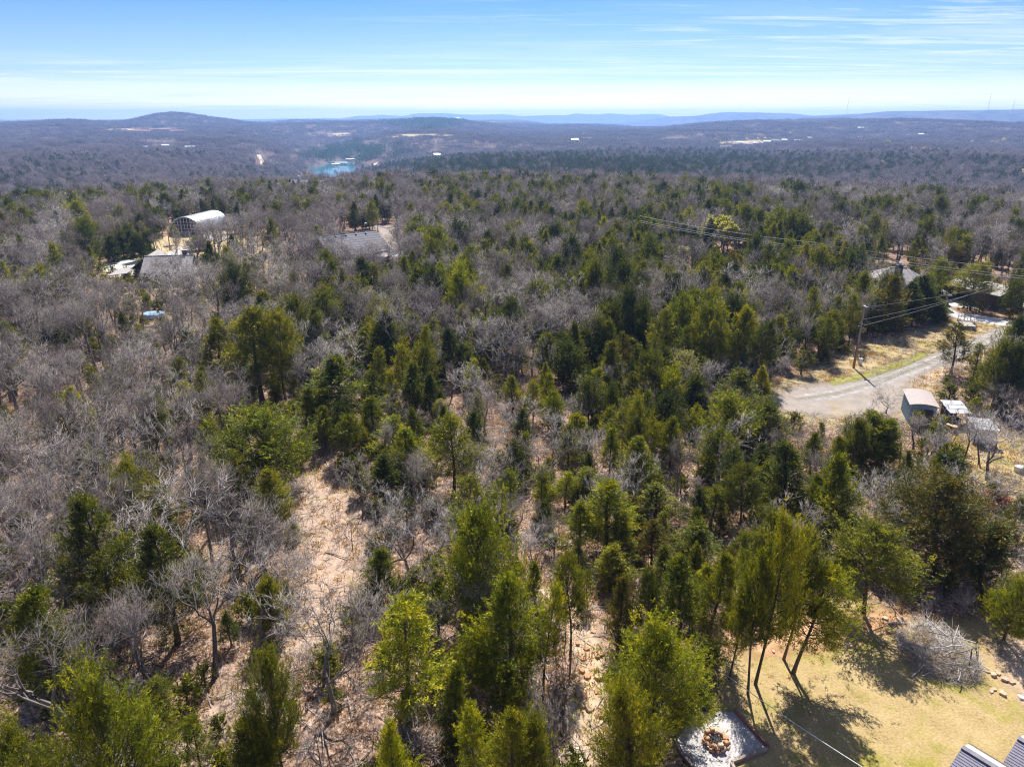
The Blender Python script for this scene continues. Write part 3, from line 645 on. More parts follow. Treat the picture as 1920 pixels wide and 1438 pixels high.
C(1508, 1005, 90, 'tall', 'olive', 1236, label='tall cedar crowded behind the forked cedar')
C(1345, 1042, 95, 'cone', 'yellow', 1205, label='yellow olive cedar on the bare red ground')
C(1652, 992, 165, 'tall', 'yellow', 1152, label='umbrella shaped yellow olive cedar on a leaning trunk by the brush pile')
C(1792, 930, 215, 'dome', 'bronze', 1076, label='very broad bronze cedar behind the brush pile')
C(1868, 985, 115, 'cone', 'dark', 1095, label='dark green cedar leaning out of the broad bronze cedar')
C(1912, 1098, 95, 'dome', 'lime', 1200, label='bright green cedar at the frame edge beyond the brush pile')
# --- middle distance
C(1578, 862, 118, 'cone', 'green', 1022, label='thin green cedar with a curved dark trunk in front of the bare pinkish oak')
C(1478, 840, 120, 'cone', 'dark', 984, label='dense dark cedar beside a gold tinted cedar')
C(1442, 868, 72, 'cone', 'yellow', 960, label='gold tinted cedar beside the dense dark cedar')
C(1632, 774, 112, 'cone', 'green', 868, label='cedar clump downhill of the blue shed')
C(1668, 792, 74, 'cone', 'lime', 880, label='sharp topped cedar in front of the cedar clump')
C(1775, 858, 90, 'bush', 'dark', 945, label='small dense dark cedar between bare trees and the yard')
C(1265, 788, 58, 'cone', 'green', 880, label='slim cedar on bare leaf ground')
C(1265, 736, 48, 'thin', 'dark', 792)
C(1308, 712, 68, 'bush', 'dark', 782, label='rounded dark cedar at the end of the gravel turnaround')
C(1172, 750, 72, 'thin', 'olive', 846)
C(1146, 808, 54, 'cone', 'lime', 892)
C(1195, 828, 98, 'cone', 'green', 938, label='stout green cedar with a black straight trunk on a leafy slope')
C(1070, 803, 48, 'thin', 'olive', 890); C(1016, 883, 54, 'thin', 'lime', 962); C(1062, 890, 58, 'thin', 'lime', 950); C(1105, 880, 68, 'cone', 'lime', 946)
C(1087, 943, 74, 'cone', 'lime', 1032, label='low bright cedar in front of the big shaded cedar'); C(1145, 908, 115, 'cone', 'lime', 1032, label='big bright cedar with shaded stems in the middle thicket')
C(1228, 918, 95, 'cone', 'olive', 985); C(1302, 922, 64, 'cone', 'dark', 990); C(1340, 913, 76, 'cone', 'yellow', 990)
C(1355, 828, 104, 'dome', 'green', 905, label='round bright cedar among bare bushes'); C(1400, 883, 84, 'tall', 'olive', 1002, label='sparse olive cedar on a bare stem')
C(1432, 838, 66, 'cone', 'dark', 920); C(1372, 758, 118, 'dome', 'lime', 845, label='wide bright cedar near the gravel turnaround'); C(1432, 768, 112, 'dome', 'green', 835)
C(1395, 698, 104, 'cone', 'olive', 795, label='dull olive cedar right beside the gravel turnaround'); C(1228, 980, 64, 'cone', 'bronze', 1058, label='rust topped cedar in the middle thicket')
C(1175, 968, 76, 'cone', 'olive', 1062); C(1160, 1028, 88, 'cone', 'yellow', 1100); C(1308, 983, 98, 'cone', 'green', 1064); C(1390, 1003, 76, 'thin', 'yellow', 1102)
C(1455, 985, 90, 'dome', 'olive', 1075); C(1330, 1058, 80, 'cone', 'lime', 1150); C(1250, 1030, 70, 'cone', 'green', 1110)
C(497, 795, 195, 'dome', 'lime', 918, label='broad yellow green cedar at the head of the leafy clearing')
C(500, 888, 80, 'cone', 'yellow', 995, label='gold topped cedar below the broad yellow green cedar'); C(546, 982, 36, 'cone', 'green', 1015)
C(625, 676, 152, 'cone', 'green', 800, label='large deep green cedar at the upper end of the clearing')
C(700, 752, 66, 'cone', 'green', 835); C(742, 782, 84, 'cone', 'lime', 872); C(772, 808, 84, 'cone', 'lime', 905); C(718, 862, 84, 'cone', 'dark', 940, label='dark cedar over a deep shadow beside the clearing')
C(845, 792, 108, 'thin', 'yellow', 932, label='tall see-through yellow cedar among bare oaks'); C(820, 752, 44, 'cone', 'lime', 800); C(672, 868, 40, 'bush', 'green', 930)
C(880, 900, 84, 'thin', 'olive', 1000); C(940, 885, 84, 'thin', 'lime', 985); C(905, 925, 60, 'thin', 'green', 1000)
C(338, 722, 92, 'cone', 'yellow', 805, label='yellow green cedar of a touching pair in the bare wood'); C(275, 742, 84, 'cone', 'green', 845, label='deep green cedar of a touching pair in the bare wood')
C(185, 848, 80, 'cone', 'green', 945); C(260, 852, 84, 'cone', 'green', 930); C(247, 890, 108, 'dome', 'yellow', 990, label='ochre topped cedar beside a grey oak in the bare wood')
C(435, 808, 50, 'cone', 'dark', 880); C(410, 852, 60, 'thin', 'green', 915); C(100, 553, 62, 'cone', 'bronze', 615, label='lone bronze cedar among leafless trees'); C(25, 543, 66, 'cone', 'olive', 605)
C(480, 560, 44, 'cone', 'dark', 640, label='dark spire of a cedar behind the tallest cedar'); C(470, 588, 132, 'cone', 'olive', 757, label='tallest cedar with a bare trunk and a black shadow on leaf ground'); C(517, 595, 76, 'tall', 'olive', 750, label='slender cedar touching the tallest cedar')
C(620, 568, 84, 'cone', 'green', 640); C(645, 622, 60, 'cone', 'lime', 692); C(687, 620, 64, 'cone', 'green', 690); C(706, 600, 64, 'cone', 'green', 672); C(690, 543, 58, 'cone', 'olive', 610)
C(740, 570, 50, 'cone', 'dark', 620); C(767, 550, 40, 'cone', 'dark', 600); C(816, 540, 54, 'cone', 'green', 590); C(775, 590, 64, 'cone', 'green', 665); C(810, 600, 54, 'cone', 'lime', 665); C(850, 574, 40, 'cone', 'green', 625)
C(755, 650, 54, 'thin', 'yellow', 748, label='narrow yellow cedar in a gap of bare trees'); C(805, 700, 44, 'cone', 'olive', 748); C(546, 716, 34, 'thin', 'dark', 765)
C(965, 530, 70, 'cone', 'green', 598); C(905, 600, 60, 'bush', 'yellow', 645); C(980, 650, 46, 'cone', 'lime', 704); C(1046, 624, 60, 'cone', 'green', 680, label='neat cone of a cedar in a stand of bare trees'); C(962, 708, 50, 'cone', 'yellow', 768); C(1000, 720, 46, 'thin', 'yellow', 795)
C(870, 648, 64, 'bush', 'green', 700); C(1104, 602, 44, 'cone', 'lime', 650); C(1172, 578, 40, 'cone', 'lime', 625); C(1208, 594, 50, 'cone', 'dark', 655); C(1182, 638, 64, 'cone', 'green', 695); C(1142, 664, 44, 'cone', 'lime', 705); C(1196, 674, 46, 'bush', 'dark', 710)
C(1117, 690, 44, 'cone', 'lime', 750); C(1186, 700, 44, 'cone', 'olive', 752); C(1212, 718, 46, 'thin', 'bronze', 780); C(1270, 560, 70, 'cone', 'green', 625); C(1330, 545, 70, 'cone', 'green', 615); C(1420, 540, 90, 'dome', 'green', 605); C(1390, 580, 90, 'dome', 'green', 640)
# --- beside the gravel lane and the sheds
C(1436, 612, 66, 'tall', 'dark', 722, label='dark cedar with a long black trunk at the gravel turnaround'); C(1508, 660, 44, 'thin', 'olive', 702, label='little pale green cedar alone by the gravel turnaround')
C(1545, 604, 64, 'tall', 'green', 668); C(1520, 606, 50, 'tall', 'dark', 672); C(1570, 590, 50, 'tall', 'green', 655)
C(1668, 545, 66, 'cone', 'dark', 614); C(1702, 532, 64, 'cone', 'dark', 612); C(1737, 523, 66, 'cone', 'dark', 604); C(1765, 568, 46, 'bush', 'green', 606); C(1640, 560, 60, 'cone', 'green', 628); C(1720, 555, 50, 'cone', 'green', 612)
C(1838, 500, 80, 'tall', 'olive', 582, label='solitary cedar on the island bed in front of the open garage', ratio=1.3)
C(1802, 616, 70, 'thin', 'bronze', 702, label='spiky open cedar above the lane'); C(1838, 648, 44, 'thin', 'olive', 720); C(1885, 662, 84, 'dome', 'green', 762, label='round cedar above the white roofed camper'); C(1915, 600, 60, 'cone', 'dark', 690)
C(1780, 466, 56, 'dome', 'bronze', 512, label='bronze cedar behind the chimney roof'); C(1915, 668, 70, 'dome', 'dark', 770)
for i, (px, py) in enumerate([(1222, 420), (1236, 414), (1248, 418), (1262, 412), (1275, 418), (1288, 424), (1300, 430), (1312, 440)]):
    C(px, py, 30, 'cone', 'dark', py + 46, label=('first', 'second', 'third', 'fourth', 'fifth', 'sixth', 'seventh', 'eighth')[i] + ' dark cedar of the close row by the pale clearing, counted towards the yellow tree', group='close row of dark cedars')
for i, (px, py, w) in enumerate(((205, 448, 40), (225, 440, 40), (243, 436, 40), (258, 446, 36), (236, 426, 36), (270, 440, 30))):
    C(px, py, w, 'bush', 'dark', py + 44, label=('outermost broad', 'second broad', 'middle', 'front', 'rear', 'barn side')[i] + ' dark cedar of the dense clump beside the pale driveway', group='cedar clump at the driveway')
C(288, 430, 28, 'tall', 'dark', 466); C(278, 434, 24, 'tall', 'dark', 468, label='pine like tree on a bare stem in the straw yard', group='bare stemmed trees in the straw yard'); TREES[-2][7] = 'taller pine like tree on a bare stem in the straw yard'; TREES[-2][9] = TREES[-1][9]
C(319, 426, 19, 'tall', 'olive', 459, label='single small tree on a thin stem in front of the arched metal barn', ratio=1.2)
C(264, 467, 9, 'bush', 'dark', 476, label='clipped round shrub by the driveway corner, nearer the cedar clump', group='clipped shrubs'); C(277, 466, 9, 'bush', 'dark', 475, label='clipped round shrub by the driveway corner, nearer the gabled roof', group='clipped shrubs')
C(568, 404, 26, 'cone', 'lime', 448, label='light green cedar of a pair behind the grey roofed house'); C(592, 404, 28, 'cone', 'green', 448, label='mid green cedar of a pair behind the grey roofed house')
C(370, 446, 40, 'bush', 'olive', 470); C(750, 505, 40, 'thin', 'dark', 560); C(730, 515, 50, 'bush', 'yellow', 570, label='lime yellow cedar below the white patio roof')
# --- leafless trees
O(598, 1080, 235, 'spread', 1338, label='big bare oak with a crooked dark trunk beside the leafy clearing', rz=0.5)
O(40, 955, 190, 'gnarled', 1235, label='leaning bare grey oak with a long dark trunk at the frame edge')
O(875, 1062, 165, 'spread', 1222, label='silvery bare oak spreading before the green dome shaped cedar')
O(1046, 1238, 105, 'gnarled', 1432, label='pale twisted bare tree beside the washed sandy track')
O(590, 1300, 135, 'gnarled', None, 6, label='pale gnarled bare tree cut off by the bottom edge')
O(130, 1228, 115, 'thicket', 1350, label='bare twiggy tree over the deep shade'); O(205, 1255, 90, 'thicket', 1335, label='grey twig thicket above the broad bright green cedar')
O(440, 945, 145, 'gnarled', 1130, label='grey knotted oak on the rim of the clearing'); O(363, 846, 135, 'forest', 1060, label='bushy grey oak with a clear trunk next to the ochre topped cedar')
O(402, 768, 120, 'gnarled', 872, label='bare forked oak on a slim black trunk'); O(960, 812, 210, 'spread', 968, label='wide pale bare oak in the middle thicket')
O(885, 868, 130, 'gnarled', 985); O(760, 925, 160, 'gnarled', 1075, label='tangled silver oak beside the dark gully'); O(835, 955, 130, 'gnarled', 1085); O(670, 825, 140, 'gnarled', 955, label='bare oak leaning over the black shadow')
O(1648, 880, 140, 'spread', 1000, label='pinkish grey bare oak in front of the cedar clump'); O(1700, 905, 120, 'gnarled', 1010)
O(1895, 735, 170, 'spread', 900, label='large leafless oak reaching over the lower shed'); O(1835, 740, 80, 'forest', 880, label='slim bare oak standing in front of the lower shed')
O(1770, 735, 95, 'gnarled', 872, label='dark bare oak between the blue shed and the camper'); O(1640, 730, 70, 'gnarled', 800, label='small bare tree on the gravel beside the blue shed'); O(1672, 722, 74, 'gnarled', 775, label='twisted bare tree close to the blue shed wall')
O(1880, 920, 150, 'gnarled', 1035, label='bare many limbed tree over the yellow yard'); O(1705, 790, 70, 'forest', 880); O(1800, 758, 80, 'gnarled', 852); O(1728, 772, 62, 'forest', 848); O(1752, 800, 60, 'young', 872); O(1862, 768, 90, 'spread', 872); O(1690, 770, 54, 'young', 845); O(1600, 780, 70, 'young', 850)
O(815, 636, 74, 'spread', 712, label='round silvery crown of a bare tree among green cedars'); O(1280, 648, 84, 'budding', 735, label='bare tree flushed with pale buds above the turnaround'); O(1345, 660, 80, 'spread', 755); O(1410, 640, 60, 'spread', 715)
O(1310, 720, 70, 'spread', 790); O(1200, 740, 60, 'spread', 800); O(1345, 800, 90, 'spread', 855); O(1440, 795, 60, 'young', 850)
O(300, 470, 60, 'spread', 535, label='dark bare oak in front of the grey gabled house'); O(325, 462, 60, 'spread', 530); O(322, 500, 64, 'spread', 572, label='darkest bare oak standing before the middle of the grey gabled roof'); O(352, 492, 66, 'forest', 566); O(368, 500, 60, 'spread', 575); O(338, 520, 56, 'forest', 590); O(312, 515, 50, 'gnarled', 585); O(380, 480, 60, 'forest', 560); O(345, 500, 50, 'spread', 560)
O(1065, 1075, 50, 'young', 1200); O(690, 970, 40, 'young', 1025); O(655, 960, 40, 'young', 1030); O(1250, 1090, 60, 'thicket', 1175, label='purplish twiggy shrub among the shaded cedars')
O(1895, 1060, 60, 'thicket', 1165); O(1820, 1090, 60, 'thicket', 1160)
O(160, 700, 90, 'forest', 860); O(100, 690, 90, 'forest', 890); O(60, 720, 80, 'forest', 870); O(200, 640, 80, 'forest', 740); O(215, 600, 70, 'forest', 690); O(300, 600, 60, 'forest', 665, label='thin bare tree in front of the blue tarpaulin')
O(370, 560, 60, 'forest', 630); O(385, 575, 60, 'forest', 650); O(405, 590, 60, 'forest', 690); O(350, 545, 50, 'forest', 610); O(430, 560, 60, 'forest', 640)
N_LISTED = len(TREES)
for t in TREES:
    if t[0] == 'cedar' and t[8] is None: t[8] = 'L'

# ------------------------------------------------------------------ the rest of the wood: where and what
CEDAR_SHARE = ["5544434444545433", "3454322333653432", "3321112333565433", "1311124554666542", "2101245545777663", "1102365546776653",
               "1113454446756433", "1223454455554323", "1233444256654431", "1333245366766432", "2433334467776554", "3443334556665444", "4333344545654323", "5444345545533333"]
ROWS = [400, 440, 480, 530, 580, 640, 700, 780, 860, 950, 1050, 1150, 1250]
def share(px, py):
    r = 0
    while r < 13 and py > ROWS[r]: r += 1
    return int(CEDAR_SHARE[r][max(0, min(15, int(px // 120)))]) / 9.0
def blob(px, py, rx, ry=None):
    c = at(px, py); d = depth(c) / FPX; return (c[0], c[1], rx * d)
def quad_px(pts): return gpoly(pts)
CLEAR = [G['path'], G['stony'], G['lawn'], G['lane'], G['drive'], G['road'], G['yard'], G['ldrive'], G['mdrive'], G['verge']] + [gpoly(q) for q in SMALLDIRT]
SIGHT = [gpoly(p) for p in (
    [(325, 443), (375, 443), (372, 462), (322, 462)], [(300, 425), (440, 405), (440, 440), (320, 445)], [(250, 540), (300, 545), (300, 495), (250, 495)], [(620, 440), (725, 440), (745, 500), (640, 500)],
    [(1630, 500), (1740, 500), (1740, 555), (1630, 555)], [(1760, 520), (1890, 520), (1890, 600), (1760, 600)], [(1685, 725), (1757, 725), (1757, 845), (1690, 845)], [(1760, 750), (1860, 750), (1860, 840), (1765, 840)],
    [(420, 690), (455, 690), (455, 770), (420, 770)], [(485, 740), (580, 770), (590, 810), (480, 830)], [(1380, 1180), (1600, 1130), (1700, 1200), (1640, 1300), (1340, 1320)], [(1530, 500), (1565, 500), (1565, 530), (1530, 530)],
    [(270, 585), (320, 585), (320, 655), (270, 655)], [(330, 610), (430, 600), (450, 690), (400, 700)], [(1770, 400), (1772, 400), (1772, 402), (1770, 402)],
    [(1270, 470), (1300, 480), (1295, 515), (1262, 500)])]
SIGHT_C = [gpoly(p) for p in ([(315, 443), (440, 443), (420, 490), (310, 490)], [(240, 500), (400, 500), (400, 600), (240, 600)], [(610, 440), (760, 440), (765, 545), (620, 560)],
    [(1630, 510), (1745, 510), (1745, 575), (1630, 575)], [(1660, 725), (1880, 740), (1880, 900), (1680, 880)], [(1440, 760), (1700, 760), (1700, 830), (1450, 830)])]
SIGHT += [gpoly(p) for p in ([(322, 443), (372, 443), (366, 500), (318, 500)], [(252, 500), (312, 500), (318, 575), (250, 575)], [(640, 470), (735, 470), (750, 520), (650, 530)], [(1695, 780), (1760, 780), (1770, 850), (1690, 850)], [(1640, 530), (1730, 530), (1730, 580), (1640, 580)])]
THIN = G['lyard']
LINES_ALL = [(1322, 1394, 480), (1440, 1690, 772), (1690, 1762, 803), (1762, 1800, 795), (1560, 1700, 720), (1760, 1925, 612), (1768, 1802, 562), (1690, 1860, 668), (262, 316, 602), (188, 258, 514), (600, 690, 1000), (600, 690, 1090), (545, 640, 1190), (480, 560, 1255), (400, 480, 1335), (300, 390, 1425), (985, 1045, 1110), (1045, 1128, 1262), (1066, 1120, 1410), (1585, 1625, 690), (1280, 1450, 1425), (555, 690, 905)]
LINES_CEDAR = [(1800, 1925, 925), (1440, 1700, 790), (1635, 1735, 522), (620, 725, 476), (322, 428, 442), (255, 320, 522), (195, 365, 512), (1800, 1860, 828), (700, 765, 478), (1262, 1300, 508), (1335, 1385, 474)]
def cap_height(x, y, h, lines):
    px, py, _ = project(np.array((x, y, 0.0)))
    for x0, x1, yv in lines:
        if x0 - 12 < px < x1 + 12 and py > yv:
            while h > 1.5 and project(np.array((x, y, h)))[1] < yv: h *= 0.88
    return h
# trees that would hide the open ground are kept low
cell = {}
def near_free(x, y, r):
    k = 6.0; i, j = int(x // k), int(y // k)
    for a in (-1, 0, 1):
        for b in (-1, 0, 1):
            for (X, Y, Rr) in cell.get((i + a, j + b), ()):
                if (x - X) ** 2 + (y - Y) ** 2 < (max(r, Rr)) ** 2: return False
    return True
def mark(x, y, r): cell.setdefault((int(x // 6), int(y // 6)), []).append((x, y, r))
for t in TREES: mark(t[1], t[2], min(3.4, max(1.1, t[4] * (0.8 if t[7] else 0.6))))
fr = random.Random(5)
tint_pick = lambda py: fr.choices(['green', 'dark', 'olive', 'lime', 'yellow', 'bronze'], [5, 5, 3.4, 1.6 if py > 560 else 0.5, 0.9 if py > 500 else 0.3, 0.4])[0]
def clear_at(x, y):
    X = np.array([x]); Y = np.array([y])
    return any(inside(c, X, Y)[0] for c in CLEAR) or any(inside(c, X, Y)[0] for c in SIGHT)
for _ in range(60000):
    D = 20 + 345 * math.sqrt(fr.random()); az = fr.uniform(-0.72, 0.72); x, y = D * math.sin(az), D * math.cos(az)
    px, py, dd = project(np.array((x, y, 0.0)))
    if dd < 12 or px < -140 or px > 2060: continue
    if y < 24 or (px > 1225 and y < 31): continue
    near = sstep(170, 60, D)
    r = 1.75 + 0.5 * (1 - near) + fr.random() * 0.8
    if px < 470 and py > 640: r *= 1.12
    X = np.array([x]); Y = np.array([y])
    if inside(THIN, X, Y)[0] and fr.random() < 0.86: continue
    if not near_free(x, y, r): continue
    if clear_at(x, y): continue
    cn = float(lump(np.array(x), np.array(y), 26.0)); ced = fr.random() < share(px, py) * (0.90 + 0.42 * max(-1.6, min(1.6, cn))) + 0.03
    if py > 860 and px < 520 and ced and fr.random() < 0.6: ced = False
    if ced and any(inside(c, X, Y)[0] for c in SIGHT_C): continue
    if not ced and py < 1000 and fr.random() < 0.26: continue
    if ced:
        kind = fr.choices(['cone', 'dome', 'thin', 'bush', 'tall'], [5, 2, 2.4, 1.4, 1.2])[0]
        h = fr.uniform(5.0, 9.2) if py < 720 else fr.uniform(3.0, 6.4)
        if kind == 'bush': h *= 0.6
        if py > 1000: h *= 0.85
        h0_ = h; h = cap_height(x, y, h, LINES_ALL + LINES_CEDAR)
        if h < 0.8 * h0_ and h < 2.6: continue
        TREES.append(['cedar', x, y, h, h * {'cone': 0.27, 'dome': 0.36, 'thin': 0.22, 'bush': 0.36, 'tall': 0.27}[kind] * fr.uniform(0.85, 1.2), kind, tint_pick(py), None, None, None])
    else:
        if py < 720: kind = fr.choices(['forest', 'spread', 'gnarled', 'young'], [7.5, 1.6, 0.7, 0.6])[0]; h = fr.uniform(7.2, 11.8)
        elif px < 480: kind = fr.choices(['forest', 'spread', 'gnarled', 'young', 'thicket'], [7, 1.2, 1.4, 0.6, 0.2])[0]; h = fr.uniform(7.0, 11.2)
        else: kind = fr.choices(['forest', 'spread', 'gnarled', 'young', 'thicket'], [1.6, 2.2, 2.6, 2, 2.2])[0]; h = fr.uniform(4.6, 7.6)
        if kind in ('young', 'thicket'): h *= 0.7
        h0_ = h; h = cap_height(x, y, h, LINES_ALL)
        if h < 0.8 * h0_ and h < 2.6: continue
        TREES.append(['oak', x, y, h, None, kind, None, None, None, None])
    mark(x, y, r)
print('trees', len(TREES), 'listed', N_LISTED)

def zone(px, py):
    if py < 440: return 'on the far brow of the wooded plateau'
    if px > 1690 and 560 < py < 1060: return 'around the sheds beside the lane'
    if px < 450: return 'around the grey gabled house' if py < 640 else ('in the bare wood uphill of the leafy clearing' if py < 960 else 'in the shade alongside the leafy clearing')
    if px < 800: return 'in the wood below the long grey roof' if py < 640 else ('at the head of the leafy clearing' if py < 860 else 'along the dark gully by the leafy clearing')
    if px < 1200: return 'between the long grey roof and the lane' if py < 640 else ('in the open middle wood' if py < 860 else 'in the thickets along the stony path')
    return 'under the power line wires' if py < 600 else ('behind the gravel turnaround' if py < 760 else ('on the wooded slope below the turnaround' if py < 1000 else 'on the bare ground behind the lawn'))
TW = {'green': 'mid green', 'dark': 'dark green', 'olive': 'dull olive', 'lime': 'bright green', 'yellow': 'golden green', 'bronze': 'bronze tinted'}
KW = {'cone': 'pointed cedar', 'dome': 'rounded cedar', 'thin': 'sparse cedar', 'bush': 'bushy cedar', 'tall': 'bare stemmed cedar'}
OW = {'spread': 'spreading bare oak', 'forest': 'upright bare oak', 'gnarled': 'crooked bare oak', 'young': 'thin bare sapling', 'thicket': 'bare twiggy thicket', 'budding': 'budding tree'}
STOP = set('behind beside with in on at over of cut under standing casting leaning between next near next by nearest below among touching along bordering crowded overhanging leaning shading reaching to above right from spreading alone flushed downhill just'.split())
LAND = [('arched metal barn', 350, 436), ('grey gabled house', 300, 530), ('long grey roof', 670, 475), ('patio pavilion', 705, 500), ('blue tarpaulin', 290, 596), ('open garage', 1815, 575), ('chimney roofed house', 1684, 540), ('utility trailer', 1811, 614),
        ('reddish footed pole', 1600, 690), ('blue shed', 1715, 800), ('lower shed', 1836, 828), ('gravel turnaround', 1500, 770), ('pale pole', 1517, 522), ('brush pile', 1757, 1228), ('fire pit', 1345, 1390), ('pale yellow tree', 1356, 482), ('pale clearing', 1285, 495), ('valley house', 583, 372), ('pole with a transformer', 437, 462), ('white topped pole', 127, 474), ('concrete post', 1902, 1000)]
LAND = [(n, *at(px, py)[:2]) for n, px, py in LAND]
_seen = set(n for n, *_ in LAND)
for t in TREES[:N_LISTED]:
    if not t[7] or t[9]: continue
    w = t[7].split(); k = 1
    while k < len(w) and w[k] not in STOP: k += 1
    n = ' '.join(w[:k])
    while (n in _seen or len(w[:k]) < 3) and k < min(7, len(w)): k += 1; n = ' '.join(w[:k])
    if n in _seen or n.split()[-1] in STOP or n.split()[-1] in ('a', 'the', 'and'): continue
    _seen.add(n); LAND.append((n, t[1], t[2]))
ORD = ['', 'second ', 'third ', 'fourth ', 'fifth ', 'sixth ', 'seventh ', 'eighth ', 'ninth ', 'tenth ', 'eleventh ', 'twelfth ', 'thirteenth ', 'fourteenth ', 'fifteenth ', 'sixteenth ', 'seventeenth ', 'eighteenth ', 'nineteenth ', 'twentieth ', 'twenty-first ', 'twenty-second ']
def name_trees(trees):
    todo = []
    LX = np.array([l[1] for l in LAND]); LY = np.array([l[2] for l in LAND])
    for t in trees:
        if t[7]: continue
        d = np.hypot(LX - t[1], LY - t[2]); d[d < 0.3] = 1e9; k = int(np.argmin(d)); dx, dy = t[1] - LX[k], t[2] - LY[k]
        rel = 'beside' if abs(dx) > abs(dy) * 1.3 else ('beyond' if dy > 0 else 'in front of')
        word = (TW[t[6]] + ' ' + KW[t[5]]) if t[0] == 'cedar' else OW[t[5]]
        size = 'tall ' if t[3] > (6.5 if t[0] == 'cedar' else 8.2) else ('small ' if t[3] < (4.0 if t[0] == 'cedar' else 5.0) else '')
        todo.append((size + word, rel, LAND[k][0], d[k], t))
    todo.sort(key=lambda q: q[3]); cnt = {}
    for a, rel, n, d, t in todo:
        c = cnt.get((a, rel, n), 0); cnt[(a, rel, n)] = c + 1
        t[7] = ORD[min(c, 21)] + a + ' ' + rel + ' the ' + n

def seen(t):
    px, py, d = project(np.array((t[1], t[2], 0.0))); p2, q2, d2 = project(np.array((t[1], t[2], t[3])))
    return (-40 < p2 < 1960 and q2 < 1440 and py > 0), t[3] / d
order = []
for i, t in enumerate(TREES):
    ok, s = seen(t)
    if i < N_LISTED: order.append((t, 1e3 + s))
    elif ok: order.append((t, s))
    else: order.append((t, -1))
indiv = []; rest = []
for sp_ in ('cedar', 'oak'):
    lst = sorted([o for o in order if o[0][0] == sp_], key=lambda o: -o[1])
    n = 298
    indiv += [o[0] for o in lst[:n] if o[1] > 0]; rest += [o[0] for o in lst[n:]] + [o[0] for o in lst[:n] if o[1] <= 0]

pr = random.Random(9)
def pick(t):
    fam = CEDARS if t[0] == 'cedar' else OAKS
    return pr.choice(fam[t[5]])
def plant(t):
    P = pick(t); h0, r0, tr, cr, mt, mc = P; cedar_ = t[0] == 'cedar'
    px, py, _ = project(np.array((t[1], t[2], 0.0)))
    z = float(terrain(t[1], t[2]))
    root = empty(('cedar_tree' if cedar_ else 'bare_oak'), (t[1], t[2], z), pr.uniform(0, 6.28) if t[8] in (None, 'L') else t[8])
    sz = t[3] / h0 * (1.0 if cedar_ else 1.0); sx = (t[4] / r0) if t[4] else sz * pr.uniform(0.85, 1.15)
    if cedar_: sx *= {'cone': 1.2, 'thin': 1.1, 'dome': 1.08, 'bush': 1.1, 'tall': 1.08}[t[5]] * (0.92 if t[8] == 'L' else 1.0)
    root.scale = (sx * pr.uniform(0.86, 1.12), sx * pr.uniform(0.9, 1.14), sz); root.rotation_euler[0] = pr.gauss(0, 0.05); root.rotation_euler[1] = pr.gauss(0, 0.05)
    a = bpy.data.objects.new('trunk', mt); b = bpy.data.objects.new('crown', mc)
    for o in (a, b): COL.objects.link(o); o.parent = root
    if cedar_:
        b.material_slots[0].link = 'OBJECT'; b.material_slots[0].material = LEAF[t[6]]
    zn = zone(px, py)
    lab = t[7]; grp = t[9]
    tag(root, lab, 'cedar' if cedar_ else ('tree' if t[5] != 'thicket' else 'thicket'), grp or (('cedars ' if cedar_ else 'leafless trees ') + zn))
name_trees(indiv)
for t in indiv: plant(t)

# ------------------------------------------------------------------ scattered masses
def scatter(name, label, protos, pts, idx, scl, rot, kind='stuff'):
    pc = bpy.data.collections.new(name + '_kinds')
    for k, me in enumerate(protos):
        o = bpy.data.objects.new('kind_%02d_%s' % (k, name), me); pc.objects.link(o)
    me = bpy.data.meshes.new(name); n = len(pts); me.vertices.add(n); me.vertices.foreach_set('co', np.asarray(pts, np.float32).ravel())
    a = me.attributes.new('which', 'INT', 'POINT'); a.data.foreach_set('value', np.asarray(idx, np.int32))
    a = me.attributes.new('size', 'FLOAT_VECTOR', 'POINT'); a.data.foreach_set('vector', np.asarray(scl, np.float32).ravel())
    r3 = np.random.default_rng(n).normal(0, 0.045, (n, 3)).astype(np.float32); r3[:, 2] = rot
    a = me.attributes.new('turn', 'FLOAT_VECTOR', 'POINT'); a.data.foreach_set('vector', r3.ravel())
    o = bpy.data.objects.new(name, me); COL.objects.link(o); tag(o, label, None, None, kind)
    ng = bpy.data.node_groups.new(name + '_spread', 'GeometryNodeTree'); ng.is_modifier = True
    ng.interface.new_socket('Geometry', in_out='INPUT', socket_type='NodeSocketGeometry'); ng.interface.new_socket('Geometry', in_out='OUTPUT', socket_type='NodeSocketGeometry')
    gi = ng.nodes.new('NodeGroupInput'); go = ng.nodes.new('NodeGroupOutput'); ip = ng.nodes.new('GeometryNodeInstanceOnPoints')
    ci = ng.nodes.new('GeometryNodeCollectionInfo'); ci.inputs['Collection'].default_value = pc; ci.inputs['Separate Children'].default_value = True; ci.inputs['Reset Children'].default_value = True
    def na(nm, ty):
        q = ng.nodes.new('GeometryNodeInputNamedAttribute'); q.data_type = ty; q.inputs['Name'].default_value = nm; return [s for s in q.outputs if s.enabled and s.name == 'Attribute'][0]
    l = ng.links.new
    l(gi.outputs[0], ip.inputs['Points']); l(ci.outputs[0], ip.inputs['Instance']); ip.inputs['Pick Instance'].default_value = True
    l(na('which', 'INT'), ip.inputs['Instance Index']); l(na('size', 'FLOAT_VECTOR'), ip.inputs['Scale'])
    er = ng.nodes.new('FunctionNodeEulerToRotation'); l(na('turn', 'FLOAT_VECTOR'), er.inputs[0]); l(er.outputs[0], ip.inputs['Rotation'])
    l(ip.outputs[0], go.inputs[0]); o.modifiers.new('spread', 'NODES').node_group = ng
    return o

def both(tr, cr, name, mats, dm=1):
    g = TG(); g.join(tr, 0); g.join(cr, dm); return g.mesh(name, mats)
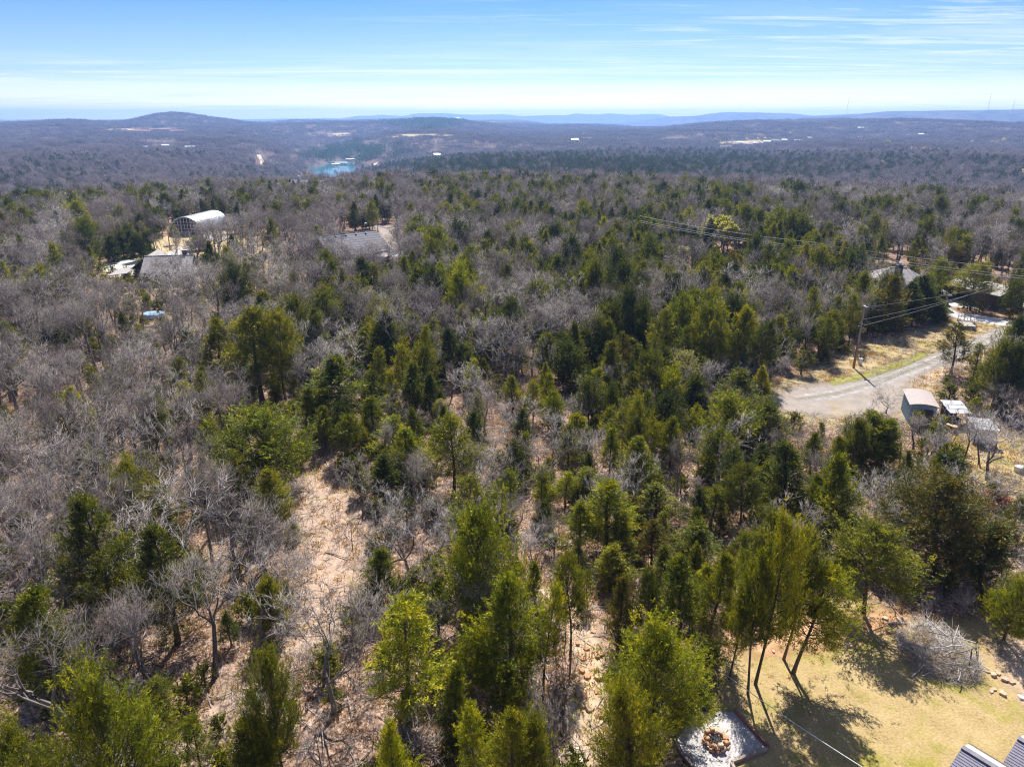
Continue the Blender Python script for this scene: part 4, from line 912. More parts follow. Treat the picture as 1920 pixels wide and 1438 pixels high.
# remaining trees of the near wood, the same kinds with fewer, larger sprays
protos = []; key = {}
for kind, sp_ in CSPEC.items():
    for i in range(2):
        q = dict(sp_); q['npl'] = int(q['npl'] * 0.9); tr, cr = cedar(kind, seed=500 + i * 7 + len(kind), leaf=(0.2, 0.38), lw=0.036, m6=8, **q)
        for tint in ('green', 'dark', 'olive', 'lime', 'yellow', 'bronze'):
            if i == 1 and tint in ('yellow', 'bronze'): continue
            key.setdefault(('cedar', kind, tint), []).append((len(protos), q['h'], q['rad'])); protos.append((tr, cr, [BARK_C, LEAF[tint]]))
for kind, v in OAKS.items():
    for i, (h0, r0, tr, cr, *_) in enumerate(v[:3]):
        key.setdefault(('oak', kind, None), []).append((len(protos), h0, r0)); protos.append((tr, cr, [BARK_O, TWIG_D if kind == 'forest' else TWIG, PALEBUD]))
pts, idx, scl, rot = [], [], [], []
for t in rest:
    k, h0, r0 = pr.choice(key[(t[0], t[5], t[6])]); z = float(terrain(t[1], t[2]))
    sz = t[3] / h0; sx = t[4] / r0 if t[4] else sz
    sx *= 1.08 if t[0] == 'cedar' else 1.0; pts.append((t[1], t[2], z)); idx.append(k); scl.append((sx * pr.uniform(0.85, 1.15), sx * pr.uniform(0.85, 1.15), sz)); rot.append(pr.uniform(0, 6.28))
used = sorted(set(idx)); remap = {k: i for i, k in enumerate(used)}
shared = {}
def pmesh(k):
    tr, cr, mats = protos[k]; kk = (id(tr),)
    me = both(tr, cr, 'woodland_tree', mats); return me
scatter('woodland', 'rest of the mixed wood of cedars and leafless oaks on the plateau', [pmesh(k) for k in used], pts, [remap[i] for i in idx], scl, rot)

# ------------------------------------------------------------------ the woods across the valley
def far_cedar(seed, n, h, rad, lw):
    rg = np.random.default_rng(seed); g = TG(); t = rg.uniform(0, 1, n) ** 0.8; a = rg.uniform(0, 6.28, n); r = rad * (1 - t) ** 0.7 * rg.uniform(0.5, 1.05, n) + 0.1
    P = np.stack((r * np.cos(a), r * np.sin(a), 0.6 + (h - 0.9) * t), 1); D = np.stack((np.cos(a), np.sin(a), np.full(n, 0.9)), 1) + rg.normal(size=(n, 3)) * 0.4
    blades(g, P, D, rg.uniform(0.8, 1.5, n) * h / 8, np.full(n, lw), np.clip(0.42 + rg.normal(size=n) * 0.16, 0, 1), 0, rg); return g
def far_oak(seed, n, h, rad, tw):
    rg = np.random.default_rng(seed); g = TG()
    limb(g, [(0, 0, -0.3), (0.1, 0, h * 0.45)], [0.2, 0.12], 3, 0)
    u = rg.normal(size=(n, 3)); u /= np.linalg.norm(u, axis=1, keepdims=True); u[:, 2] = np.abs(u[:, 2]) * 1.1 - 0.25; rr = rg.uniform(0.25, 1, (n, 1)) ** 0.6
    P = u * rr * np.array((rad, rad, h * 0.40)) + np.array((0, 0, h * 0.5)); D = u + np.array((0, 0, 0.7)) + rg.normal(size=(n, 3)) * 0.5
    spikes(g, P, D, rg.uniform(0.8, 1.9, n) * h / 9, np.full(n, tw), 0, rg); return g
FARLEAF = foliage('far_cedar_foliage', [(0.0, (0.026, 0.038, 0.014)), (0.5, (0.050, 0.066, 0.016)), (1.0, (0.090, 0.105, 0.018))], 0.35)
FARPINE = foliage('far_pine_foliage', [(0.0, (0.025, 0.050, 0.018)), (0.5, (0.050, 0.090, 0.024)), (1.0, (0.085, 0.125, 0.03))], 0.35)
fk = [far_cedar(400 + i, 230, 7.2 + i, 2.1 + 0.2 * i, 0.17).mesh('far_cedar', [FARLEAF]) for i in range(3)] + [far_oak(420 + i, 250, 9 + i * 0.6, 3.2, 0.045).mesh('far_oak', [TWIG_FAR]) for i in range(4)]
fg = np.random.default_rng(21)
lk = at(622, 320, -60)
def lake_free(x, y): return terrain(x, y) > -58.5
def patch_noise(x, y): return 0.5 + 0.5 * np.tanh(lump(x, y, 230) * 0.9 + lump(y, x, 90) * 0.5)
def far_share(x, y, px, py):
    n = patch_noise(x, y)
    band = np.exp(-((py - 318) / 30) ** 2) * sstep(560, 800, px) * sstep(1900, 1400, px) * 0.75 + np.exp(-((py - 360) / 40) ** 2) * sstep(260, 0, px) * 0.35 + np.exp(-((py - 330) / 35) ** 2) * np.exp(-((px - 560) / 260) ** 2) * 0.12
    return np.clip((n - 0.35) * 0.55 + band, 0, 0.88)
CLEARINGS = []   # px, py, half width, half height of open ground in the far woods
for a in ((488, 303, 13, 17), (703, 308, 13, 9), (790, 256, 60, 3), (700, 268, 20, 4), (250, 244, 60, 2.5), (1400, 271, 60, 4), (1275, 262, 35, 3), (620, 252, 40, 3), (320, 243, 50, 3), (300, 268, 40, 4)): CLEARINGS.append(a)
def far_points(r0, r1, spacing, seed):
    g = np.random.default_rng(seed); n = int(1.5 / 2 * (r1 ** 2 - r0 ** 2) / spacing ** 2)
    Dd = np.sqrt(g.uniform(r0 ** 2, r1 ** 2, n)); az = g.uniform(-0.74, 0.74, n); x = Dd * np.sin(az); y = Dd * np.cos(az)
    z = terrain(x, y); px, py, d = project(np.stack((x, y, z), 1)); ok = (z > -58.8) & (np.abs(px - 960) < 1150)
    for cx_, cy_, wx, wy in CLEARINGS: ok &= ~((((px - cx_) / wx) ** 2 + ((py - cy_) / wy) ** 2) < 1)
    # ground hidden behind a nearer rise needs no trees
    return x[ok], y[ok], z[ok], px[ok], py[ok], g
x, y, z, px, py, gq = far_points(352, 1250, 6.5, 31)
sh = far_share(x, y, px, py); isC = gq.uniform(size=len(x)) < sh
idx = np.where(isC, gq.integers(0, 3, len(x)), 3 + gq.integers(0, 4, len(x))); s = gq.uniform(0.85, 1.4, len(x))
scatter('valley_woods', 'leafless woods and dark cedars filling the valley', fk, np.stack((x, y, z), 1), idx, np.stack((s, s, s * gq.uniform(0.9, 1.1, len(x))), 1), gq.uniform(0, 6.28, len(x)))
print('valley', len(x))
def grove(seed, ced, pine=False):
    rg = np.random.default_rng(seed); g = TG()
    for i in range(13):
        c = ced > rg.uniform(); t = far_cedar(seed * 50 + i, 30, rg.uniform(6, 9.5) * (1.3 if pine else 1), 2.6, 0.55) if c else far_oak(seed * 50 + i, 34, rg.uniform(8, 11), 3.6, 0.13)
        o = np.array((rg.uniform(-11, 11), rg.uniform(-11, 11), -0.5))
        t.V = [v + o for v in t.V]
        g.join(t, 1 if c else 0)
    return g.mesh('grove', [TWIG_FAR, FARPINE if pine else FARLEAF])
gk = [grove(600 + i, c) for i, c in enumerate((0.02, 0.05, 0.1, 0.25, 0.5, 0.8))] + [grove(640, 0.95, True)]
x, y, z, px, py, gq = far_points(1240, 4300, 19.0, 33)
sh = far_share(x, y, px, py) * 0.8; lv = np.clip(sh * 6.5 + gq.normal(size=len(x)) * 0.5, 0, 5).astype(int)
pine = (np.exp(-((px - 800) / 70) ** 2 - ((py - 232) / 14) ** 2) + np.exp(-((px - 690) / 70) ** 2 - ((py - 285) / 16) ** 2) + np.exp(-((px - 640) / 60) ** 2 - ((py - 296) / 12) ** 2)) > gq.uniform(0.2, 0.9, len(x))
lv = np.where(pine, 6, lv); s = gq.uniform(0.85, 1.15, len(x))
scatter('distant_woods', 'hazy leafless woods rolling to the blue ridges', gk, np.stack((x, y, z), 1), lv, np.stack((s, s, s * gq.uniform(0.85, 1.25, len(x))), 1), gq.uniform(0, 6.28, len(x)))
print('distant', len(x))

# ------------------------------------------------------------------ air
def build_haze():
    m = bpy.data.materials.new('haze'); m.use_nodes = True; t = m.node_tree
    for n in list(t.nodes): t.nodes.remove(n)
    v = t.nodes.new('ShaderNodeVolumePrincipled'); o = t.nodes.new('ShaderNodeOutputMaterial')
    v.inputs['Color'].default_value = (0.30, 0.53, 1.0, 1); v.inputs['Density'].default_value = 1.45e-4; v.inputs['Anisotropy'].default_value = 0.4
    t.links.new(v.outputs[0], o.inputs['Volume'])
    ob = MB().box((0, 0, 25), (26000, 26000, 250)).build('haze', m); return tag(ob, kind='stuff')
build_haze()

# ------------------------------------------------------------------ materials for built things
M = dict(
    steel=simple('galvanised_steel', (0.58, 0.62, 0.66), (0.46, 0.50, 0.55), 1.5, 0.42, 0.55, 0.5), dark=simple('dark_interior', (0.05, 0.05, 0.055)), conc=simple('concrete_block', (0.5, 0.48, 0.45)),
    shingle=simple('grey_shingles', (0.235, 0.225, 0.245), (0.165, 0.16, 0.175), 5, 0.9), shingle_l=simple('pale_shingles', (0.40, 0.375, 0.36), (0.30, 0.28, 0.27), 5, 0.9),
    shingle_v=simple('violet_grey_shingles', (0.26, 0.245, 0.30), (0.18, 0.17, 0.21), 9, 0.9), brick=simple('brown_brick', (0.23, 0.15, 0.11), (0.15, 0.10, 0.08), 4), siding=simple('tan_siding', (0.42, 0.36, 0.29)),
    brown=simple('brown_boards', (0.13, 0.095, 0.075), (0.085, 0.065, 0.05), 3), blue=simple('weathered_blue_paint', (0.38, 0.50, 0.57), (0.26, 0.36, 0.42), 5), roofpink=simple('faded_roofing', (0.43, 0.37, 0.35), (0.33, 0.28, 0.26), 3),
    white=simple('white_paint', (0.78, 0.78, 0.77), (0.66, 0.66, 0.66), 4, 0.5), glass=simple('window_glass', (0.04, 0.055, 0.07), None, 2, 0.12, 0, 0.6), pole=simple('weathered_pole', (0.40, 0.33, 0.27), (0.28, 0.21, 0.16), 6), polered=simple('treated_pole', (0.36, 0.19, 0.10), (0.26, 0.13, 0.07), 5),
    wire=simple('wire', (0.55, 0.52, 0.47), None, 2, 0.6), timber=simple('grey_timber', (0.40, 0.33, 0.28), (0.25, 0.19, 0.16), 7), timber_r=simple('reddish_timber', (0.34, 0.19, 0.14), (0.22, 0.12, 0.09), 6), stone=simple('orange_sandstone', (0.56, 0.30, 0.15), (0.38, 0.21, 0.12), 7),
    stone2=simple('buff_sandstone', (0.60, 0.44, 0.30), (0.44, 0.30, 0.20), 6), black=simple('black_metal', (0.05, 0.05, 0.05), None, 4, 0.5), log=simple('log_bark', (0.20, 0.13, 0.09), (0.13, 0.085, 0.06), 8), cut=simple('cut_wood', (0.60, 0.42, 0.27), (0.5, 0.33, 0.2), 10),
    tarp=simple('blue_tarpaulin', (0.45, 0.62, 0.82), (0.30, 0.45, 0.68), 5, 0.4), roofwhite=simple('white_metal_roof', (0.58, 0.59, 0.60), (0.34, 0.34, 0.35), 1.1, 0.55, 0.1), red=simple('rusty_red', (0.36, 0.13, 0.07), (0.24, 0.09, 0.05), 5), orange=simple('orange_flag', (0.85, 0.20, 0.04)),
    rubber=simple('rubber', (0.03, 0.03, 0.03)), deckw=simple('grey_deck', (0.42, 0.38, 0.33)), redroof=simple('red_metal_roof', (0.52, 0.26, 0.20), (0.45, 0.22, 0.17), 2), tin=simple('tin_sheet', (0.72, 0.75, 0.77), (0.58, 0.62, 0.65), 3, 0.4, 0.3), blind=simple('curtain_white', (0.6, 0.6, 0.58)))

def dirz(a, b): return math.atan2(b[1] - a[1], b[0] - a[0])
def hip_or_gable(root, w, d, hw, hr, roofm, wallm, hip=0.0, over=0.45, name='roof', course=0.0):
    """walls and a pitched roof, ridge along local x; returns the roof"""
    mb = MB(); x, y = w / 2, d / 2
    mb.box((0, 0, hw / 2), (w, d, hw))
    if hip == 0:
        for s in (-1, 1): mb.add([(s * x, -y, hw), (s * x, y, hw), (s * x, 0, hr - 0.02), (s * (x - 0.2), -y, hw), (s * (x - 0.2), y, hw), (s * (x - 0.2), 0, hr - 0.02)], [(0, 1, 2), (5, 4, 3), (0, 2, 5, 3), (1, 4, 5, 2)])
    wall = mb.build('wall', wallm, root)
    rb = MB(); X, Y = x + over, y + over; k = (hr - hw) / y * over; e = hw - k; rx = x + over - hip; th = 0.16
    A = [(-X, -Y, e), (X, -Y, e), (rx, 0, hr), (-rx, 0, hr)]; B = [(X, Y, e), (-X, Y, e), (-rx, 0, hr), (rx, 0, hr)]
    rb.slab([(a, b, c + th) for a, b, c in A], th); rb.slab([(a, b, c + th) for a, b, c in B], th)
    if hip:
        rb.slab([(X, -Y, e + th), (X, Y, e + th), (rx, 0, hr + th)], th); rb.slab([(-X, Y, e + th), (-X, -Y, e + th), (-rx, 0, hr + th)], th)
    roof = rb.build(name, roofm, root)
    cb = MB(); cb.bar((-rx, 0, hr + th + 0.02), (rx, 0, hr + th + 0.02), 0.3, 0.06)
    cb.build('ridge_cap', roofm, roof)
    if course:
        n = int(math.hypot(Y, hr - e) / course)
        for s in (-1, 1):
            c = MB()
            for i in range(1, n):
                f = i / n; yy = s * Y * (1 - f); z = e + (hr - e) * f + th + 0.012; ln = X - hip * f - 0.02
                c.bar((-ln, yy, z), (ln, yy, z), 0.05, 0.025)
            tag(c.build('shingle_rows', roofm, roof), kind='stuff')
    return roof
def window(root, c, w, h, rz, frame=M['white'], pane=M['glass']):
    """frame with a recessed pane, facing local -y turned by rz"""
    f = MB(); ca, sa = math.cos(rz), math.sin(rz); P = lambda u, v, z: (c[0] + u * ca - v * sa, c[1] + u * sa + v * ca, c[2] + z)
    for a, b in (((-w / 2, -h / 2), (w / 2, -h / 2)), ((-w / 2, h / 2), (w / 2, h / 2)), ((-w / 2, -h / 2), (-w / 2, h / 2)), ((w / 2, -h / 2), (w / 2, h / 2)), ((0, -h / 2), (0, h / 2))):
        f.bar(P(a[0], -0.03, a[1]), P(b[0], -0.03, b[1]), 0.09, 0.09)
    o = f.build('window', frame, root); MB().bar(P(-w / 2, -0.01, 0), P(w / 2, -0.01, 0), 0.03, h).build('pane', pane, o); return o

# --- the house whose roof shows in the bottom corner (two parallel gables)
def front_house():
    A = at(1804, 1400, 4.6); B = at(1866, 1438, 4.6); u = np.array((B - A)[:2]); u /= np.linalg.norm(u); v = np.array((-u[1], u[0]))
    if (at(1770, 1438, 3.0)[:2] - A[:2]) @ v < 0: v = -v
    root = empty('house', (A[0], A[1], 0)); tag(root, 'near house with violet grey shingled twin gables in the bottom corner', 'house')
    def P(o, s, t, z): q = np.array(o[:2]) - A[:2] + u * s + v * t; return (q[0], q[1], z)
    A2 = at(1909, 1383, 4.6)
    for o, far, nearw in ((A, 0.85, 3.4), (A2, 0.85, 2.2)):
        wb = MB(); k = 0.42
        zN = 4.6 - nearw * k; zF = 4.6 - far * k
        V = []
        for s in (0.3, 14):
            V += [P(o, s, nearw - 0.35, 0), P(o, s, -far + 0.2, 0), P(o, s, -far + 0.2, zF + 0.0), P(o, s, 0, 4.5), P(o, s, nearw - 0.35, zN + 0.1)]
        wb.add(V, [(0, 1, 2, 3, 4), (9, 8, 7, 6, 5), (0, 4, 9, 5), (1, 6, 7, 2)]); wb.build('wall', M['siding'], root)
        n = int(nearw / 0.135)
        rf = MB(); rf.slab([P(o, 0, 0, 4.6), P(o, 14, 0, 4.6), P(o, 14, nearw, zN), P(o, 0, nearw, zN)], 0.12); rf.slab([P(o, 0, 0, 4.6), P(o, 14, 0, 4.6), P(o, 14, -far, zF), P(o, 0, -far, zF)], 0.12)
        roof = rf.build('roof', M['shingle_v'], root)
        for i in range(n):
            t0 = i * nearw / n; t1 = (i + 1) * nearw / n; mb = MB(); z0, z1 = 4.6 - t0 * k, 4.6 - t1 * k
            lift = 0.03; s0 = rnd.uniform(0, 0.03)
            mb.add([P(o, s0, t0, z0 + 0.006), P(o, 14, t0, z0 + 0.006), P(o, 14, t1, z1 + lift), P(o, s0, t1, z1 + lift), P(o, 14, t1, z1 + 0.002), P(o, s0, t1, z1 + 0.002)], [(0, 1, 2, 3), (3, 2, 4, 5)])
            mb.build('shingle_course', M['shingle_v'], roof)
        MB().bar(P(o, 0, 0.0, 4.62), P(o, 14, 0.0, 4.62), 0.28, 0.05).build('ridge_cap', M['shingle'], roof)
        fl = MB(); fl.slab([P(o, 0.02, -0.1, 4.6 - 0.1 * k + 0.02), P(o, 14, -0.1, 4.6 - 0.1 * k + 0.02), P(o, 14, -far, zF + 0.02), P(o, 0.02, -far, zF + 0.02)], 0.015); fl.build('painted_lit_slope', M['tin'], roof)  # added pale skin paints the far slope's sunlit tone over the shingles
        gt = MB(); gt.bar(P(o, 0, -far - 0.06, zF - 0.04), P(o, 14, -far - 0.06, zF - 0.04), 0.1, 0.1); gt.build('gutter', M['brown'], root)
front_house()

# --- white gravel fire pit, timber edged
def fire_pit():
    zt = 0.02
    sheet('gravel_bed', gpoly([(1265, 1394), (1300, 1335), (1377, 1334), (1439, 1403), (1374, 1430), (1384, 1470), (1320, 1470)]), WHITEG, 0.03, 0.14, 0.3)
    r = empty('timber_edging', at(1441, 1404)); tag(r, 'weathered square timbers bordering the white gravel fire pit', 'edging')
    o = np.array(r.location)
    segs = [((1377, 1333), (1409, 1369), 0), ((1409, 1369), (1441, 1403), 0), ((1439, 1407), (1372, 1432), 1), ((1371, 1434), (1379, 1450), 1), ((1264, 1390), (1277, 1412), 1), ((1277, 1413), (1306, 1450), 1)]
    for i, (a, b, k) in enumerate(segs):
        mb = MB(); pa, pb = at(*a) - o, at(*b) - o; mb.bar((pa[0], pa[1], 0.13), (pb[0], pb[1], 0.14), 0.17, 0.26 - 0.01 * i)
        mb.build('timber', M['timber_r'] if k == 0 else M['timber'], r, 0.012)
        st = MB()
        for f in (0.2, 0.8): p = pa * (1 - f) + pb * f; st.tube([(p[0], p[1], 0.2), (p[0], p[1], 0.285)], 0.012, 6)
        st.build('spike', M['black'], r.children[-1])
    c = at(1342, 1392); fp = empty('fire_ring', c); tag(fp, 'rough ring of stacked orange sandstone on the white gravel bed', 'fire ring')
    for lay in range(3):
        n = 11 - lay * 2
        for i in range(n):
            a = i * 6.283 / n + lay * 0.3 + rnd.gauss(0, 0.12); rr = 0.62 - lay * 0.05 + rnd.gauss(0, 0.04)
            if lay == 2 and i % 3 == 0: continue
            mb = MB(); w, d, h = rnd.uniform(0.28, 0.48), rnd.uniform(0.2, 0.34), rnd.uniform(0.10, 0.17)
            mb.box((0, 0, 0), (w, d, h), 0, 0, rnd.uniform(0.72, 0.95)); s = mb.build('stone', M['stone'] if rnd.random() < 0.7 else M['stone2'], fp, 0.025)
            s.location = (rr * math.cos(a), rr * math.sin(a) * 1.15, 0.11 + lay * 0.15); s.rotation_euler = (rnd.gauss(0, 0.12), rnd.gauss(0, 0.12), a + 1.57 + rnd.gauss(0, 0.3))
    ash = MB()
    for i in range(14): a = rnd.uniform(0, 6.28); b = a + rnd.uniform(1.5, 3); ash.tube([(0.35 * math.cos(a), 0.35 * math.sin(a), 0.12), (0.35 * math.cos(b), 0.35 * math.sin(b), 0.2)], 0.025, 5)
    ash.build('charred_sticks', M['dark'], fp)
fire_pit()

# --- cable over the lawn
def cable(name, pts, r, m, label, group=None, sag=0.0, cat='cable'):
    a, b = np.array(pts[0]), np.array(pts[-1]); P = []
    for i in range(13):
        f = i / 12; q = a * (1 - f) + b * f; P.append((q[0] - a[0], q[1] - a[1], q[2] - a[2] - sag * 4 * f * (1 - f)))
    o = MB().tube(P, r, 5, 0, False).build(name, m); o.location = a; return tag(o, label, cat, group)
cable('cable', [at(1352, 1258, 1.6), at(1640, 1452, 3.4)], 0.022, M['white'], 'pale cable slung over the shaded lawn from the cedars towards the near house', None, 0.15)

# --- brush pile and its neighbours
def brush_pile():
    c = at(1757, 1228); root = empty('brush_pile', c); tag(root, 'big heap of bleached cut branches on the lawn edge', 'brush pile')
    g = np.random.default_rng(77)
    for i in range(64):
        a = g.uniform(0, 6.28); rr = 2.35 * math.sqrt(g.uniform()); x, y = rr * math.cos(a) * 0.95, rr * math.sin(a) * 1.1; hz = 1.85 * (1 - (rr / 2.5) ** 2) * (0.75 + 0.35 * math.sin(3 * a + rr * 2)) + 0.2
        d = np.array((g.normal(), g.normal() + 0.2, g.normal() * 0.3 + 0.1)); d /= np.linalg.norm(d); Lg = g.uniform(1.2, 3.1); p = np.array((x, y, hz * g.uniform(0.35, 1.0))) - d * Lg / 2
        pts = [p]; 
        for k in range(4): d = d + g.normal(size=3) * 0.16; d /= np.linalg.norm(d); q = pts[-1] + d * Lg / 4; q[2] = max(q[2], 0.05); pts.append(q)
        r = g.uniform(0.02, 0.055); tg = TG(); limb(tg, pts, [r, r * 0.85, r * 0.7, r * 0.5, r * 0.25], 5)
        tp, td = [], []
        for k in range(10): j = g.integers(1, 4); f = g.uniform(); tp.append(pts[j] * f + pts[j + 1] * (1 - f)); td.append(d * 0.7 + g.normal(size=3) * 0.7)
        spikes(tg, np.array(tp), np.array(td), g.uniform(0.3, 0.9, 10), g.uniform(0.006, 0.012, 10), 0, g)
        o = bpy.data.objects.new('branch', tg.mesh('branch', [DEAD if g.uniform() < 0.85 else BARK_O])); COL.objects.link(o); o.parent = root
    tg = TG(); n = 2600; rr = 2.5 * np.sqrt(g.uniform(size=n)); a = g.uniform(0, 6.28, n); hz = np.maximum(1.75 * (1 - (rr / 2.6) ** 2) * (0.7 + 0.4 * np.sin(3 * a + rr * 2)), 0.05)
    P = np.stack((rr * np.cos(a) * 0.95, rr * np.sin(a) * 1.1, hz * g.uniform(0.1, 1.05, n) + 0.03), 1); D = g.normal(size=(n, 3)) * (1, 1, 0.55) + np.stack((np.cos(a) * 0.3, np.sin(a) * 0.3, np.full(n, 0.3)), 1)
    spikes(tg, P, D, g.uniform(0.35, 1.15, n), g.uniform(0.006, 0.016, n), 0, g)
    o = bpy.data.objects.new('twigs', tg.mesh('twigs', [DEAD])); COL.objects.link(o); o.parent = root; tag(o, kind='stuff')
    f = empty('wooden_frame', at(1825, 1248), 0.5); tag(f, 'broken dark wooden frame leaning on the brush pile', 'frame')
    for a, b in (((-0.5, 0, 0.0), (-0.55, 0.1, 1.5)), ((-0.55, 0.1, 1.5), (0.75, 0.45, 0.85)), ((0.75, 0.45, 0.85), (0.35, -0.05, 0.1)), ((0.35, -0.05, 0.1), (-0.5, 0.02, 0.75)), ((-0.5, 0, 0.04), (0.4, -0.1, 0.06))):
        MB().bar(a, b, 0.06, 0.06).build('rail', M['brown'], f)
    for i, ((ax, ay), (bx, by), lb) in enumerate((((1664, 1168), (1700, 1168), 'grey log lying level behind the brush pile'), ((1681, 1157), (1690, 1170), 'short pale pole end beside the grey log'), ((1690, 1155), (1699, 1168), 'second short pale pole end beside the grey log'), ((1709, 1269), (1727, 1252), 'crooked bleached branch fallen in front of the brush pile'))):
        a, b = at(ax, ay, 0.06), at(bx, by, 0.09); o = MB().tube([(0, 0, 0), tuple((b - a) * 0.5 + (0.03, 0, 0.02)), tuple(b - a)], [0.07, 0.06, 0.045], 7).build('log', DEAD); o.location = a; tag(o, lb, 'log')
brush_pile()
for (ax, ay), (bx, by), r_, lb in (((487, 1222), (502, 1264), 0.06, 'pale fallen branch lying along the edge of the leafy clearing'), ((455, 1290), (505, 1300), 0.05, 'thin bleached pole lying across the foot of the leafy clearing'), ((610, 1035), (655, 1048), 0.05, 'grey fallen limb on the pinkish leaf carpet'), ((1225, 700), (1252, 704), 0.09, 'dark fallen trunk among the bare bushes above the turnaround'), ((1448, 694), (1462, 694), 0.12, 'dark log lying at the edge of the gravel turnaround')):
    a, b = at(ax, ay, 0.06), at(bx, by, 0.1); d_ = b - a; o = MB().tube([(0, 0, 0), tuple(d_ * 0.35 + (0.05, 0.04, 0.04)), tuple(d_ * 0.7 + (-0.04, 0, 0.05)), tuple(d_)], [r_, r_ * 0.9, r_ * 0.7, r_ * 0.4], 7).build('fallen_branch', DEAD if 'dark' not in lb else BARK_O); o.location = a; tag(o, lb, 'log')
    tg = TG(); g_ = np.random.default_rng(ax); k_ = 14; f_ = g_.uniform(0.2, 1, (k_, 1)); spikes(tg, d_[None] * f_, d_[None] / np.linalg.norm(d_) * 0.6 + g_.normal(size=(k_, 3)) * 0.6 + (0, 0, 0.3), g_.uniform(0.3, 0.9, k_), np.full(k_, 0.012), 0, g_); q_ = bpy.data.objects.new('twigs', tg.mesh('twigs', [DEAD])); COL.objects.link(q_); q_.parent = o

# --- flat stones
def stone(px, py, s, m, label, group):
    mb = MB(); n = rnd.randint(5, 8); P = []; h = s * rnd.uniform(0.2, 0.4)
    for i in range(n): a = i * 6.283 / n + rnd.gauss(0, 0.15); r = s / 2 * rnd.uniform(0.7, 1.15); P.append((r * math.cos(a) * 1.25, r * math.sin(a)))
    V = [(x, y, -0.05) for x, y in P] + [(x * 0.9, y * 0.9, h * rnd.uniform(0.7, 1)) for x, y in P]
    mb.add(V, [tuple(range(n))[::-1], tuple(range(n, 2 * n))] + [(i, (i + 1) % n, (i + 1) % n + n, i + n) for i in range(n)]); o = mb.build('flat_stone', m)
    o.location = at(px, py, 0.03); o.rotation_euler = (rnd.gauss(0, 0.1), rnd.gauss(0, 0.1), rnd.uniform(0, 6.28)); tag(o, label, 'stone', group)
X_ = lambda a, b: rnd.uniform(a, b)
NTH = 'first second third fourth fifth sixth seventh eighth ninth tenth eleventh twelfth thirteenth fourteenth fifteenth sixteenth seventeenth eighteenth'.split()
for i, (px, py) in enumerate(sorted(((1088, 1300), (1092, 1238), (1104, 1268), (1122, 1270), (1112, 1185), (1100, 1215), (1128, 1225), (1096, 1325), (1105, 1390), (1118, 1232), (1084, 1205), (1108, 1330), (1092, 1258), (1116, 1300), (1100, 1150), (1075, 1130), (1060, 1110), (1125, 1340)), key=lambda q: -q[1])):
    stone(px + X_(-3, 3), py + X_(-3, 3), X_(0.25, 0.6), M['stone'] if X_(0, 1) < 0.55 else M['stone2'], NTH[i] + ' loose flat stone up the stony path, counted from the bottom edge', 'flat stones on the stony path')
for i, (px, py) in enumerate(((1850, 1258), (1862, 1265), (1870, 1262), (1834, 1255), (1884, 1274), (1898, 1277), (1862, 1292), (1858, 1296), (1880, 1300), (1895, 1280))):
    stone(px, py, X_(0.25, 0.5), M['stone2'], NTH[i] + ' buff flat stone in the grass out from the brush pile', 'flat stones on the lawn')
for i, (px, py) in enumerate(sorted(((1392, 1165), (1405, 1200), (1450, 1222), (1530, 1216), (1592, 1210), (1355, 1185), (1545, 1175), (1630, 1172), (1660, 1160), (1420, 1180)))):
    stone(px, py, X_(0.25, 0.5), M['stone'] if X_(0, 1) < 0.5 else M['stone2'], NTH[i] + ' rusty flat stone on the red ground, counted towards the brush pile', 'flat stones on the red ground')
for px, py, s in ((1915, 1308, 0.5), (1845, 862, 0.3), (1228, 842, 0.5), (1222, 850, 0.4), (1232, 852, 0.35)):
    stone(px, py, s, M['white'], {1915: 'white stone at the frame edge on bare dirt', 1845: 'small white stone in the yellow yard', }.get(px, {1228: 'largest', 1222: 'lower', 1232: 'smallest'}.get(px, '') + ' pale rock on the leafy slope beside the slim cedar'), 'pale rocks')
def flag():
    o = empty('survey_flag', at(528, 1112)); tag(o, 'small orange survey flag on a wire at the clearing edge', 'flag')
    MB().tube([(0, 0, 0), (0.02, 0, 0.9)], 0.01, 5).build('stake', M['black'], o); MB().slab([(0.02, 0, 0.9), (0.25, 0.05, 0.86), (0.24, 0.05, 0.62), (0.02, 0, 0.65)], 0.01).build('cloth', M['orange'], o)
flag()

